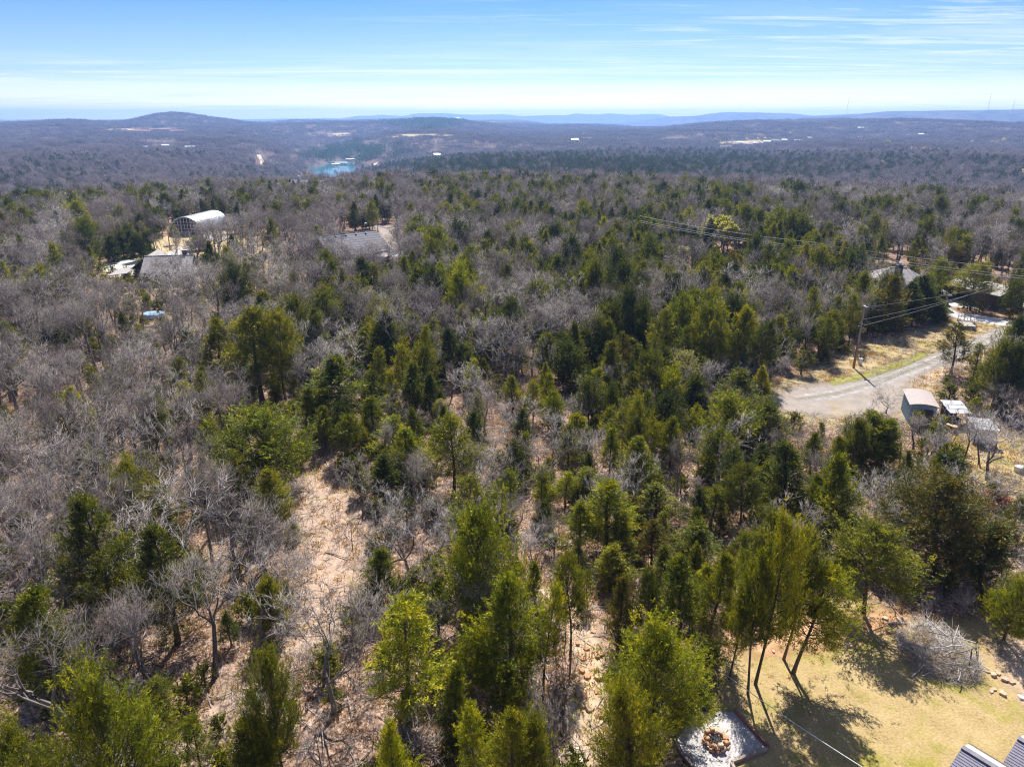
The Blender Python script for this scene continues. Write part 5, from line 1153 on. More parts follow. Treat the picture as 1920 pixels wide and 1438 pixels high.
# --- poles and wires
def pole(px, py, top, label, arm=True, m=M['pole'], r=0.15, can=False, z=0.0):
    P = at(px, py, z); d = ray(*top); h = CAM_H + d[2] * P[1] / d[1] - z; o = empty('utility_pole', P); tag(o, label, 'pole')
    if arm == 'near':
        MB().tube([(0, 0, -0.2), (0.02, 0, h * 0.42)], [r, r * 0.92], 10).build('lower_shaft', M['polered'], o); MB().tube([(0.02, 0, h * 0.42), (0.05, 0, h)], [r * 0.92, r * 0.7], 10).build('upper_shaft', M['pole'], o)
        MB().bar((-0.3, 0, h * 0.66), (0.35, 0, h * 0.70), 0.12, 0.34).build('bracket', M['black'], o); MB().tube([(0.03, 0.25, h * 0.55), (0.03, 0.25, h * 0.72)], 0.16, 10).build('junction_can', M['black'], o)
        MB().bar((0, 0, h - 0.12), (0.55, 0, h - 0.16), 0.09, 0.09).build('crossarm', M['white'], o); MB().box((0.03, 0, h + 0.03), (0.3, 0.3, 0.08)).build('cap', M['white'], o)
        MB().tube([(0.14, -0.08, 0.0), (0.12, -0.08, h * 0.55)], 0.03, 6).build('conduit', M['pole'], o)
    else:
        MB().tube([(0, 0, -0.2), (0, 0, h)], [r, r * 0.65], 8).build('shaft', m, o)
        if arm:
            MB().bar((-1.1, 0, h - 0.5), (1.1, 0, h - 0.5), 0.12, 0.14).build('crossarm', m, o)
            for x in (-1, 0, 1): MB().tube([(x * 1.0, 0, h - (0.42 if x else 0.02)), (x * 1.0, 0, h - 0.2 + (0 if x else 0.4))], 0.05, 6).build('insulator', M['white'], o)
        if can: MB().tube([(0.28, -0.1, h * 0.68), (0.28, -0.1, h * 0.85)], 0.24, 10).build('transformer', M['tin'], o)
    return P, h
Pn, hn = pole(1600, 690, (1611, 574), 'tall pole with a reddish foot casting a straight shadow across the gravel lane', 'near')
Pr, hr_ = pole(1517, 522, (1524, 455), 'pale pole rising from the cedar stand carrying the long wires', True)
pole(1027, 402, (1029, 363), 'grey pole with a crossarm nearest the lake among far bare trees'); pole(1066, 412, (1067, 369), 'slim pole above a golden cedar in the far bare wood', False); pole(1140, 432, (1141, 394), 'short pole with a crossarm at the end of the dark cedar row')
pole(437, 462, (434, 424), 'pale pole with a transformer beside the arched metal barn', False, M['pole'], 0.15, True); pole(127, 474, (124, 440), 'white topped pole among the trees behind the pale driveway', False, M['white'], 0.14, True)
def peer(px, py, z): return at(px, py, z)
W0 = peer(1200, 405, 11.0); W1 = peer(1995, 512, 10.0)
for k, dz in enumerate((0, -1.1, -1.5)):
    for e, nm in ((W0, 'towards the dark cedar row'), (W1, 'over the chimney roof')):
        cable('power_line', [(Pr[0], Pr[1], hr_ + dz), (e[0], e[1], e[2] + dz)], 0.032, M['wire'], ('upper', 'middle', 'lowest')[k] + ' wire running from the pale pole ' + nm, 'wires of the power line', 0.5, 'wire')
Gd = at(1880, 548, 4.5)
for k, dz in enumerate((-0.15, -1.9, -2.8)):
    e = (Gd[0], Gd[1] + k * 1.5, 6.2 + dz * 0.5); cable('service_wire', [(Pn[0] + 0.1, Pn[1], hn + dz), e], 0.02, M['wire'], ('top', 'middle', 'lowest')[k] + ' wire from the reddish footed pole to the open garage', 'wires to the garage', 0.35, 'wire')
def pedestal():
    o = empty('utility_pedestal', at(1612, 684)); tag(o, 'small grey utility box beside the reddish footed pole', 'utility box')
    MB().box((0, 0, 0.45), (0.45, 0.4, 0.9)).build('box', M['tin'], o, 0.02); MB().box((0, 0, 0.93), (0.5, 0.45, 0.06)).build('lid', M['steel'], o); MB().tube([(0, 0.3, 0), (0, 0.3, 1.6)], 0.05, 6).build('marker', M['red'], o)
    b = MB().bar((0, 0, 0), (1.0, 0.3, 1.3), 0.06, 0.06).build('leaning_stake', M['timber']); b.location = at(1567, 684); tag(b, 'thin leaning stake in the verge grass', 'stake')
pedestal()

# --- utility trailer on the verge
def trailer():
    P = at(1811, 614); o = empty('utility_trailer', P, R(72)); tag(o, 'flat utility trailer with its mesh ramp standing up on the grass verge', 'trailer')
    f = MB()
    for s in (-1, 1): f.bar((-1.9, s * 0.95, 0.62), (1.9, s * 0.95, 0.62), 0.1, 0.14)
    for x in (-1.9, -0.6, 0.6, 1.9): f.bar((x, -0.9, 0.6), (x, 0.9, 0.6), 0.08, 0.1)
    f.bar((-1.9, -0.9, 0.6), (-3.1, 0, 0.55), 0.09, 0.1); f.bar((-1.9, 0.9, 0.6), (-3.1, 0, 0.55), 0.09, 0.1); f.build('frame', M['black'], o)
    for i in range(7): MB().box((0, -0.78 + i * 0.26, 0.70), (3.8, 0.24, 0.05)).build('deck_plank', M['deckw'], o)
    r = MB()
    for s in (-1, 1):
        r.bar((-1.9, s * 0.97, 1.02), (1.9, s * 0.97, 1.02), 0.06, 0.06)
        for x in (-1.9, -0.9, 0.9, 1.9): r.bar((x, s * 0.97, 0.65), (x, s * 0.97, 1.02), 0.05, 0.05)
    r.build('side_rail', M['black'], o)
    for y0 in (-0.93, 0.05):
        g = MB(); x = 1.93
        for y in (y0, y0 + 0.88): g.bar((x, y, 0.7), (x + 0.12, y, 2.15), 0.06, 0.06)
        for k in range(7): z = 0.75 + k * 0.23; g.bar((x + 0.02 * k, y0, z), (x + 0.02 * k, y0 + 0.88, z), 0.045, 0.045)
        g.bar((x + 0.06, y0 + 0.44, 0.7), (x + 0.1, y0 + 0.44, 2.15), 0.045, 0.045); g.build('ramp', M['timber'], o)
    for s in (-1, 1):
        w = MB(); w.tube([(0.1, s * 1.0, 0.34), (0.1, s * 1.2, 0.34)], 0.34, 16); wo_ = w.build('wheel', M['rubber'], o); MB().tube([(0.1, s * 1.19, 0.34), (0.1, s * 1.215, 0.34)], 0.19, 12).build('rim', M['white'], wo_)
        MB().bar((-0.35, s * 1.1, 0.76), (0.55, s * 1.1, 0.76), 0.26, 0.04).build('fender', M['black'], o)
    MB().tube([(-2.9, 0, 0), (-2.9, 0, 0.7)], 0.04, 6).build('jack', M['tin'], o)
trailer()

# --- red block on the island bed
def red_block():
    mb = MB(); V = [(-0.65, -0.4, 0), (0.65, -0.4, 0), (0.65, 0.4, 0), (-0.65, 0.4, 0), (-0.6, -0.38, 0.95), (0.1, -0.38, 0.9), (0.62, -0.38, 1.15), (0.6, 0.38, 1.1), (-0.62, 0.38, 1.05)]
    mb.add(V, [(3, 2, 1, 0), (0, 1, 6, 5, 4), (1, 2, 7, 6), (2, 3, 8, 7), (3, 0, 4, 8), (4, 5, 6, 7, 8)]); o = mb.build('rock', M['red'], None, 0.05); o.location = at(1893, 590); tag(o, 'rust red upright block with an uneven top on the island bed', 'rock')
red_block()

# --- blue shed
def blue_shed():
    A = at(1700, 794); B = at(1751, 800); rz = dirz(A, B); w = float(np.linalg.norm(B - A)); w = 2.65; d = 4.7; h = 2.35
    o = empty('blue_shed', A + (B - A) * 0.5 + np.array((-math.sin(rz), math.cos(rz), 0)) * d / 2, rz); tag(o, 'weathered light blue shed with a faded pinkish roof beside the gravel turnaround', 'shed')
    t = MB().box((0, 0, h / 2), (w, d, h)).build('wall', M['blue'], o)
    for k in range(17): y = -d / 2 + 0.15 + k * (d - 0.3) / 16; MB().bar((-w / 2 - 0.012, y, 0.02), (-w / 2 - 0.012, y, h - 0.02), 0.05, 0.025, up=(0, 1, 0)).build('batten', M['blue'], t)
    for k in range(10): x = -w / 2 + 0.15 + k * (w - 0.3) / 9; MB().bar((x, -d / 2 - 0.012, 0.02), (x, -d / 2 - 0.012, h - 0.02), 0.05, 0.025).build('batten', M['blue'], t)
    r = MB(); n = 6; P = []
    for i in range(n + 1): f = i / n; x = (-w / 2 - 0.2) + f * (w + 0.4); P.append((x, h + 0.24 * math.sin(math.pi * f) ** 0.8))
    for i in range(n): (x0, z0), (x1, z1) = P[i], P[i + 1]; r.slab([(x0, -d / 2 - 0.25, z0 + 0.08), (x1, -d / 2 - 0.25, z1 + 0.08), (x1, d / 2 + 0.25, z1 + 0.08), (x0, d / 2 + 0.25, z0 + 0.08)], 0.08)
    r.build('roof', M['roofpink'], o)
    gb = MB(); gb.add([(x, -d / 2 + 0.02, z) for x, z in P[1:-1]] + [(w / 2, -d / 2 + 0.02, h - 0.02), (-w / 2, -d / 2 + 0.02, h - 0.02)], [tuple(range(n - 1 + 2))]); gb.build('gable', M['blue'], o)
    window(o, (-0.65, -d / 2 - 0.02, 1.5), 0.6, 0.6, 0); dr = MB().box((0.6, -d / 2 - 0.03, 1.0), (0.9, 0.05, 1.95)).build('door', M['brown'], o); MB().tube([(0.95, -d / 2 - 0.06, 1.0), (0.95, -d / 2 - 0.12, 1.0)], 0.03, 6).build('handle', M['black'], dr)
    p = empty('board_stack', at(1755, 793), rz); tag(p, 'short stack of white boards at the corner of the blue shed', 'boards')
    for i in range(4): MB().box((rnd.gauss(0, 0.05), rnd.gauss(0, 0.04), 0.08 + i * 0.11), (1.05, 0.42, 0.09), rnd.gauss(0, 0.08)).build('board', M['white'], p)
blue_shed()
def lean_to(px, py, w, d, h, rz, label, roofm, open_=True, sheets=3):
    o = empty('lean_to', at(px, py), rz); tag(o, label, 'shelter')
    for x in (-1, 1):
        for y in (-1, 1): MB().bar((x * (w / 2 - 0.08), y * (d / 2 - 0.08), 0), (x * (w / 2 - 0.08), y * (d / 2 - 0.08), h + (0.25 if y > 0 else 0)), 0.1, 0.1).build('post', M['brown'], o)
    b = MB(); b.box((0, d / 2 - 0.06, h / 2), (w, 0.06, h)); b.box((-w / 2 + 0.04, 0, h / 2), (0.06, d - 0.2, h))
    if not open_: b.box((0, -d / 2 + 0.06, h / 2), (w, 0.06, h))
    b.build('wall', M['brown'] if open_ else M['tin'], o)
    for i in range(sheets):
        y0 = -d / 2 - 0.2 + i * (d + 0.4) / sheets; y1 = y0 + (d + 0.4) / sheets + 0.08; z = lambda y: h + 0.06 + 0.25 * (y + d / 2) / d + i * 0.03; s = rnd.uniform(-0.15, 0.15)
        MB().slab([(-w / 2 - 0.2 + s, y0, z(y0)), (w / 2 + 0.2 + s, y0, z(y0)), (w / 2 + 0.2 + s, y1, z(y1)), (-w / 2 - 0.2 + s, y1, z(y1))], 0.03).build('roof_sheet', roofm, o)
    return o
lt = lean_to(1786, 793, 1.9, 2.6, 1.8, -0.1, 'dark open shelter under slipped white roof sheets between the blue shed and the lower shed', M['roofwhite'])
for i in range(5): MB().box((rnd.uniform(-0.7, 0.7), rnd.uniform(-0.8, 0.8), 0.3), (0.6, 0.5, 0.6), rnd.uniform(0, 1)).build('crate', M['dark'], lt)
lean_to(1836, 828, 1.9, 2.0, 1.9, -0.25, 'lower grey shed with a tilted white tin roof behind the slim bare oak', M['roofwhite'], False, 2)
def log_round(px, py, r, h, label):
    o = empty('log_round', at(px, py)); tag(o, label, 'log'); MB().tube([(0, 0, 0), (0, 0, h)], [r * 1.1, r], 12).build('side', M['log'], o); MB().tube([(0, 0, h), (0, 0, h + 0.02)], r * 0.92, 12).build('cut_face', M['cut'], o)
log_round(1786, 810, 0.42, 0.75, 'upright cut log with a pale top in front of the dark open shelter'); log_round(1778, 805, 0.34, 0.62, 'smaller cut log close behind the upright cut log')
def cooler():
    o = empty('white_box', at(1911, 884), 0.4); tag(o, 'white lidded box on the yellow yard grass', 'box'); MB().box((0, 0, 0.25), (0.95, 0.6, 0.5), 0, 0, 1.03).build('body', M['white'], o, 0.03); MB().box((0, 0, 0.55), (1.02, 0.66, 0.1)).build('lid', M['white'], o, 0.03)
cooler()
def post_and_bush():
    o = MB().box((0, 0, 0.9), (0.22, 0.22, 1.8), 0, 0, 0.9).build('post', M['conc'], None, 0.02); o.location = at(1902, 1000); o.rotation_euler = (0.06, 0.1, 0.3); tag(o, 'grey concrete post at the corner of the yellow yard', 'post')
    b = empty('red_bush', at(1865, 950)); tag(b, 'low bush flushed with red new leaves in the yellow yard', 'bush'); tr, cr, z, w = oak(1.6, 1.0, 910, 0.25, 3, 3, 5, stems=4, tw=0.006, rr=0.5, leafy=900)
    for nm, t, mm in (('stems', tr, [BARK_O]), ('crown', cr, [TWIG, REDBUD])): q = bpy.data.objects.new(nm, t.mesh(nm, mm)); COL.objects.link(q); q.parent = b; q.scale = (1.2, 1.2, 1.0)
post_and_bush()
def leafing_tree():
    b = empty('leafing_tree', at(1357, 478)); tag(b, 'pale yellow tree in new leaf standing out above the dark cedars', 'tree'); tr, cr, z, w = oak(9.0, 1.1, 77, 0.3, 4, 5, 4, leafy=8000, leaf_k=2.4); s = 10.2 / z
    for nm, t, mm in (('trunk', tr, [BARK_O]), ('crown', cr, [TWIG, BUDS])): q = bpy.data.objects.new(nm, t.mesh(nm, mm)); COL.objects.link(q); q.parent = b; q.scale = (s * 1.15, s * 1.15, s)
    for px, py, lb in ((1443, 492, 'small tree in white blossom under the long wires'), (1287, 490, 'small tree in white blossom beside the pale clearing')):
        b = empty('blossom_tree', at(px, py)); tag(b, lb, 'tree'); tr, cr, z, w = oak(4.0, 1.0, 55, 0.3, 4, 4, 3, leafy=2200, leaf_k=1.5)
        for nm, t, mm in (('trunk', tr, [BARK_O]), ('crown', cr, [TWIG, BLOSSOM])): q = bpy.data.objects.new(nm, t.mesh(nm, mm)); COL.objects.link(q); q.parent = b
leafing_tree()
def tarp():
    c = at(290, 596); o = empty('blue_cover', c); tag(o, 'light blue tarpaulin over a low round pool in the bare wood', 'tarpaulin'); n = 14
    MB().tube([(0, 0, 0), (0, 0, 0.9)], 1.6, 20, 0, False).build('side', M['tarp'], o)
    V = [(0, 0, 0.98)] + [(1.72 * math.cos(a), 1.72 * math.sin(a), 0.88 + rnd.uniform(-0.05, 0.06)) for a in np.linspace(0, 6.283, n, endpoint=False)]; V += [(x * 1.02, y * 1.02, 0.55 + rnd.uniform(-0.1, 0.1)) for x, y, z in V[1:]]
    F = [(0, i + 1, (i + 1) % n + 1) for i in range(n)] + [(i + 1, i + 1 + n, (i + 1) % n + 1 + n, (i + 1) % n + 1) for i in range(n)]; MB().add(V, F).build('cover', M['tarp'], o)
tarp()

# --- arched metal barn
def barn():
    A = at(350, 442); r = 5.3; Lg = 17.0; rz = -0.13; o = empty('arched_barn', A, rz); tag(o, 'ribbed silver arched metal barn with an open lattice front', 'barn')
    na, nl = 22, 68; V = []; F = []
    for j in range(nl + 1):
        rr = r + (0.09 if j % 2 else 0.0); y = j * Lg / nl
        for i in range(na + 1): a = math.pi * i / na; V.append((-rr * math.cos(a), y, rr * math.sin(a) * 1.02))
    for j in range(nl):
        for i in range(na): p = j * (na + 1) + i; F.append((p, p + 1, p + na + 2, p + na + 1))
    sh = MB().add(V, F).build('shell', M['steel'], o); sm = sh.modifiers.new('thickness', 'SOLIDIFY'); sm.thickness = 0.06; sm.offset = -1
    rim = MB(); P = [(-(r + 0.02) * math.cos(math.pi * i / 24), -0.08, (r + 0.02) * 1.02 * math.sin(math.pi * i / 24)) for i in range(25)]; rim.tube(P, 0.14, 6); rim.build('front_rim', M['white'], o)
    bw = MB(); P = [(-(r - 0.12) * math.cos(math.pi * i / 20), Lg - 0.3, (r - 0.12) * math.sin(math.pi * i / 20)) for i in range(21)]; bw.slab(P, 0.08); bw.build('back_wall', M['tin'], o)
    fw = MB(); y = 0.5
    fw.box((-4.0, y, 1.6), (1.6, 0.1, 3.2)); fw.box((4.0, y, 1.6), (1.6, 0.1, 3.2)); fw.build('front_panel', M['brown'], o)
    for x in np.arange(-4.5, 4.6, 1.0): MB().bar((x, y - 0.1, 0), (x, y - 0.1, math.sqrt(max(0.2, (r - 0.15) ** 2 - x * x))), 0.12, 0.12).build('stud', M['white'], o)
    for z in (1.0, 2.0, 3.0, 3.9): xx = math.sqrt((r - 0.2) ** 2 - z * z); MB().bar((-xx, y - 0.1, z), (xx, y - 0.1, z), 0.12, 0.1).build('girt', M['white'], o)
    MB().box((r + 2.2, Lg - 1.5, 2.9), (3.4, 4.0, 0.12)).build('side_canopy', M['roofwhite'], o)
    for y in (Lg - 3.2, Lg + 0.2): MB().bar((r + 3.7, y, 0), (r + 3.7, y, 2.85), 0.14, 0.14).build('canopy_post', M['white'], o)
barn()

# --- grey gabled house
def grey_house():
    A = at(302, 530); o = empty('grey_house', A + np.array((2.0, 1.5, 0)), R(10)); tag(o, 'grey shingled cross gabled house half hidden by dark bare oaks', 'house')
    hip_or_gable(o, 9.0, 8.5, 2.9, 5.4, M['shingle_l'], M['brick'])
    w = empty('wing', (-5.0, 6.5, 0), R(90)); w.parent = o
    for nm, mk in (('gable', 1),):
        mb = MB(); mb.box((-5.0, 6.0, 1.45), (6.0, 7.5, 2.9)); mb.build('wing_wall', M['brick'], o)
        rb = MB()
        for s in (-1, 1): rb.slab([(-5.0, 0.4, 5.3), (-5.0, 10.3, 5.3), (-5.0 + s * 3.5, 10.3, 2.75), (-5.0 + s * 3.5, 0.4, 2.75)], 0.15)
        rb.build('wing_roof', M['shingle_l'], o)
    bpy.data.objects.remove(w)
    pr_ = MB(); pr_.slab([(-11.4, -4.5, 2.5), (-7.6, -4.5, 2.9), (-7.6, 3.0, 2.9), (-11.4, 3.0, 2.5)], 0.15); pr_.build('porch_roof', M['shingle_l'], o)
    for y in (-4.2, -0.8, 2.7): MB().bar((-11.1, y, 0), (-11.1, y, 2.4), 0.16, 0.16).build('porch_post', M['white'], o)
    MB().box((-10.2, -5.5, 0.2), (6.0, 4.6, 0.4)).build('deck', M['deckw'], o)
    for x in (-3.2, -0.2, 2.8): window(o, (x, -4.26, 1.6), 1.3, 1.3, 0)
    ch = MB().box((3.0, 0.8, 5.5), (0.9, 0.8, 1.8)).build('chimney', M['brick'], o); MB().box((3.0, 0.8, 6.46), (1.1, 1.0, 0.12)).build('cap', M['conc'], ch)
grey_house()

# --- long grey roofed house
def long_house():
    A = at(705, 433, 7.2); E = at(719, 465, 3.3); B = at(629, 441, 7.2); rz = dirz(B, A); d = abs((E - A)[1]); Lg = 15.5; hd = 7.0
    c = A + np.array((-math.cos(rz), -math.sin(rz), 0)) * Lg / 2; o = empty('long_house', (c[0], c[1], 0), rz); tag(o, 'long brick house under a plain dark grey gable roof with round vents', 'house')
    roof = hip_or_gable(o, Lg - 0.9, hd * 2, 3.6, 7.2, M['shingle'], M['brick'], 0.0, 0.45, 'roof', 0.9)
    for i in range(4):
        x = Lg / 2 - 3.2 - i * 2.6; z = 7.2 - 0.5 * 0.52; v = MB(); v.tube([(x, -0.75, z - 0.4), (x, -0.75, z + 0.15)], 0.16, 10); q = v.build('roof_vent', M['tin'], o); MB().tube([(x, -0.75, z + 0.15), (x, -0.75, z + 0.34)], [0.3, 0.16], 10).build('vent_cap', M['white'], q)
    ch = MB().box((Lg / 2 - 2.0, 1.2, 7.2), (1.3, 1.0, 1.4)).build('chimney', M['brick'], o); MB().tube([(Lg / 2 - 2.0, 1.2, 7.9), (Lg / 2 - 2.0, 1.2, 9.0)], 0.14, 8).build('flue', M['black'], ch); MB().box((Lg / 2 - 2.0, 1.2, 9.05), (0.55, 0.55, 0.12)).build('cap', M['white'], ch)
    for x in (-4, -1, 2.2, 5.2): window(o, (x, -hd - 0.02, 1.7), 1.3, 1.4, 0)
    P = at(702, 500); s = empty('patio_pavilion', P + np.array((0.5, 3.0, 0)), R(-22)); tag(s, 'hip roofed patio pavilion in front of the long grey roof', 'pavilion')
    rb = MB(); x, y = 4.2, 3.4
    for tri in (((-x, -y, 2.6), (x, -y, 2.6), (1.0, 0, 4.1), (-1.0, 0, 4.1)), ((x, y, 2.6), (-x, y, 2.6), (-1.0, 0, 4.1), (1.0, 0, 4.1)), ((x, -y, 2.6), (x, y, 2.6), (1.0, 0, 4.1)), ((-x, y, 2.6), (-x, -y, 2.6), (-1.0, 0, 4.1))): rb.slab(tri, 0.14)
    rb.build('roof', M['shingle_l'], s)
    for a in (-1, 1):
        for b in (-1, 0, 1): MB().bar((a * 3.8, b * 3.0, 0), (a * 3.8, b * 3.0, 2.55), 0.18, 0.18).build('post', M['brown'], s)
    MB().slab([(4.5, -1.5, 2.45), (8.2, -1.2, 2.3), (8.0, 2.4, 2.7), (4.5, 2.6, 2.75)], 0.06).build('white_awning', M['roofwhite'], s)
    for a in ((8.0, -1.1), (7.9, 2.2)): MB().bar((*a, 0), (*a, 2.3), 0.12, 0.12).build('awning_post', M['white'], s)
    f = empty('white_arbor', at(667, 512), 0.1); tag(f, 'white timber arbor frame in the bare trees below the long grey roof', 'arbor')
    for x in (-1.4, -0.3, 0.8, 1.6): MB().bar((x, 0, 0), (x, 0, 2.2), 0.14, 0.14).build('post', M['white'], f)
    for z, y in ((2.2, -0.2), (2.2, 0.3), (1.1, 0)): MB().bar((-1.7, y, z), (1.9, y, z), 0.12, 0.14).build('rail', M['white'], f)
long_house()

# --- chimney roofed house and open garage by the lane
def lane_house():
    A = at(1684, 503, 6.2); o = empty('hip_house', (A[0], A[1], 0), R(-12)); tag(o, 'pale hip roofed house with a dark capped chimney behind the lane cedars', 'house')
    hip_or_gable(o, 15, 12, 2.9, 6.2, M['shingle_l'], M['siding'], 6.5, 0.5)
    ch = MB().box((-0.3, -1.6, 5.9), (1.1, 1.0, 2.2)).build('chimney', M['brown'], o); MB().box((-0.3, -1.6, 7.06), (1.3, 1.2, 0.14)).build('cap', M['black'], ch); MB().tube([(-0.3, -1.6, 7.1), (-0.3, -1.6, 7.6)], 0.28, 10).build('flue', M['tin'], ch)
    for x in (-5, -2, 2, 5): window(o, (x, -6.02, 1.6), 1.2, 1.3, 0)
    s = empty('outbuilding', at(1592, 516), R(-8)); tag(s, 'low brown roofed outbuilding showing only its roof above the cedars', 'outbuilding'); hip_or_gable(s, 6.5, 5, 2.2, 3.4, M['shingle'], M['siding'])
    b = MB(); b.box((0, 0, 0.7), (4.6, 2.2, 1.4)); q = empty('covered_trailer', at(1545, 521), R(-10)); tag(q, 'pale covered box beside the brown roofed outbuilding', 'trailer'); b.build('body', M['white'], q, 0.05)
    for x in (-1, 1): MB().tube([(x, -1.15, 0.3), (x, -1.0, 0.3)], 0.3, 12).build('wheel', M['rubber'], q)
    A = at(1775, 560); B = at(1866, 583); rz = dirz(A, B); w = float(np.linalg.norm(B - A)); g = empty('garage', (A + B) / 2, rz); tag(g, 'dark brown open fronted garage with a low pale roof behind the solitary cedar', 'garage')
    d, h = 7.0, 2.8; mb = MB(); mb.box((0, d, h / 2), (w, 0.15, h)); mb.box((-w / 2 + 0.08, d / 2, h / 2), (0.15, d, h)); mb.box((w / 2 - 0.08, d / 2, h / 2), (0.15, d, h)); x1 = -w / 2 + 1.6
    mb.box((-w / 2 + 0.9, 0, h / 2), (1.5, 0.15, h)); mb.box((0.5 * (w / 2 + x1 + 3.2), 0, h / 2), (w / 2 - x1 - 3.2, 0.15, h)); mb.box((x1 + 1.6, 0, h - 0.25), (3.2, 0.15, 0.5)); wl = mb.build('wall', M['brown'], g)
    n = int((w / 2 - x1 - 3.2) / 0.3)
    for k in range(n): x = x1 + 3.35 + k * 0.3; MB().bar((x, -0.09, 0.05), (x, -0.09, h - 0.05), 0.05, 0.03).build('batten', M['brown'], wl)
    rb = MB(); rb.slab([(-w / 2 - 0.6, -0.6, h + 0.1), (w / 2 + 0.6, -0.6, h + 0.1), (w / 2 + 0.6, d * 0.5, h + 1.3), (-w / 2 - 0.6, d * 0.5, h + 1.3)], 0.15); rb.slab([(w / 2 + 0.6, d + 0.6, h + 0.1), (-w / 2 - 0.6, d + 0.6, h + 0.1), (-w / 2 - 0.6, d * 0.5, h + 1.3), (w / 2 + 0.6, d * 0.5, h + 1.3)], 0.15); rb.build('roof', M['shingle_l'], g)
    ge = MB()
    for s_ in (-1, 1): x = s_ * (w / 2 - 0.08); ge.slab([(x, 0, h), (x, d, h), (x, d / 2, h + 1.2)], 0.1)
    ge.build('gable', M['brown'], g)
    MB().box((x1 + 1.7, 3.5, 0.7), (1.8, 3.2, 1.3)).build('stored_load', M['dark'], g)
lane_house()

# --- far things across the valley
def hit(px, py, lift=0.0):
    d = ray(px, py); t = np.geomspace(200, 30000, 6000); P = d[None] * t[:, None]; P[:, 2] += CAM_H
    k = np.nonzero(P[:, 2] < terrain(P[:, 0], P[:, 1]) + lift)[0]; k = k[0] if len(k) else 3000
    p = P[k].copy(); p[2] = float(terrain(p[0], p[1])); return p
def far_house(px, py, w, d, h, roofm, label, group, wallm=M['siding'], lift=7.0, rz=None):
    p = hit(px, py, lift); o = empty('far_building', p + np.array((0, 0, lift - 3.0)), rnd.uniform(-0.5, 0.5) if rz is None else rz); tag(o, label, 'building', group)
    hip_or_gable(o, w, d, h, h + d * 0.22, roofm, wallm); 
    for k in range(max(2, int(w / 9))): window(o, (-w / 2 + (k + 0.5) * w / max(2, int(w / 9)), -d / 2 - 0.02, h * 0.55), 2.0, 1.4, 0)
    MB().box((0, 0, -2.0), (w, d, 4.2)).build('foundation', M['conc'], o)
for i, (px, py, w) in enumerate(((1362, 275, 28), (1378, 270, 22), (1388, 267, 24), (1400, 272, 30), (1418, 269, 34), (1440, 266, 26), (1456, 263, 30), (1470, 262, 24), (1496, 263, 30), (1515, 259, 20))):
    far_house(px + rnd.uniform(-3, 3), py + rnd.uniform(-1.5, 1.5), w * rnd.uniform(0.4, 0.8), rnd.uniform(8, 12), 3.5, M['roofwhite'] if i % 3 else M['shingle_l'], ('first', 'second', 'third', 'fourth', 'fifth', 'sixth', 'seventh', 'eighth', 'ninth', 'last')[i] + ' pale roofed building of the bright ridge cluster, counted away from the lake', 'white roofed cluster on the ridge', M['white'])
for px, py, w, lb in ((266, 246, 60, 'longest red roofed building under the domed hill'), (302, 243, 70, 'red roofed building lying behind the longest one under the domed hill'), (334, 246, 46, 'red roofed building furthest along the row under the domed hill')):
    far_house(px, py, w * 0.9, 11, 3.5, M['redroof'], lb, 'red roofed sheds under the hill', M['white'], rz=0.0)
for px, py, w, lb in ((356, 276, 26, 'long low white building in the woods across the valley'), (274, 276, 16, 'small white house beside dark trees across the valley'), (310, 273, 20, 'grey roofed house between the two white ones across the valley'), (819, 290, 18, 'lone white roof in the cedar woods beyond the lake road'), (1614, 240, 26, 'white building just under the blue ridge'),
                     (1614, 258, 18, 'house on the ridge beside a pale green tree'), (1704, 255, 18, 'pale house on the wooded ridge above the red thicket'), (1727, 252, 18, 'white house at the far end of the wooded ridge'), (1790, 286, 20, 'white roof among pinkish bare trees'), (858, 222, 40, 'white warehouse beside the tall mast'), (1510, 230, 40, 'pale warehouse on the skyline ridge'), (1078, 262, 24, 'tan roofed house in the straw clearing beyond the valley')):
    far_house(px, py, w * 0.62, 9, 3, M['tin'], lb, 'scattered far houses', M['siding'], 6.0)
o = empty('valley_house', (*at(583, 366, 0)[:2], 0), R(-10)); o.location[2] = float(terrain(*at(583, 366)[:2])); tag(o, 'tan roofed house peeping out of the trees above the lake', 'house'); hip_or_gable(o, 16, 11, 5.5, 9.0, M['shingle_l'], M['siding']); MB().box((-5, 0, 9.3), (1.2, 1.2, 2.4)).build('chimney', M['white'], o)
def dock(px, py, w, label):
    p = at(px, py, -60.0); o = empty('boat_dock', p, R(4)); tag(o, label, 'dock', 'covered boat docks')
    MB().box((0, 0, 0.3), (w, 9, 0.5)).build('float_deck', M['deckw'], o)
    rb = MB(); rb.slab([(-w / 2, -5, 4.2), (w / 2, -5, 4.2), (w / 2, 0, 5.4), (-w / 2, 0, 5.4)], 0.2); rb.slab([(w / 2, 5, 4.2), (-w / 2, 5, 4.2), (-w / 2, 0, 5.4), (w / 2, 0, 5.4)], 0.2); rb.build('roof', M['roofwhite'], o)
    for x in np.linspace(-w / 2 + 0.5, w / 2 - 0.5, 7):
        for y in (-4.3, 4.3): MB().bar((x, y, 0.4), (x, y, 4.2), 0.25, 0.25).build('post', M['white'], o)
dock(640, 309, 26, 'long white roofed boat dock in the middle of the cove'); dock(661, 302, 30, 'white roofed boat dock furthest up the cove'); dock(630, 312, 16, 'short white roofed boat dock nearest the open water')
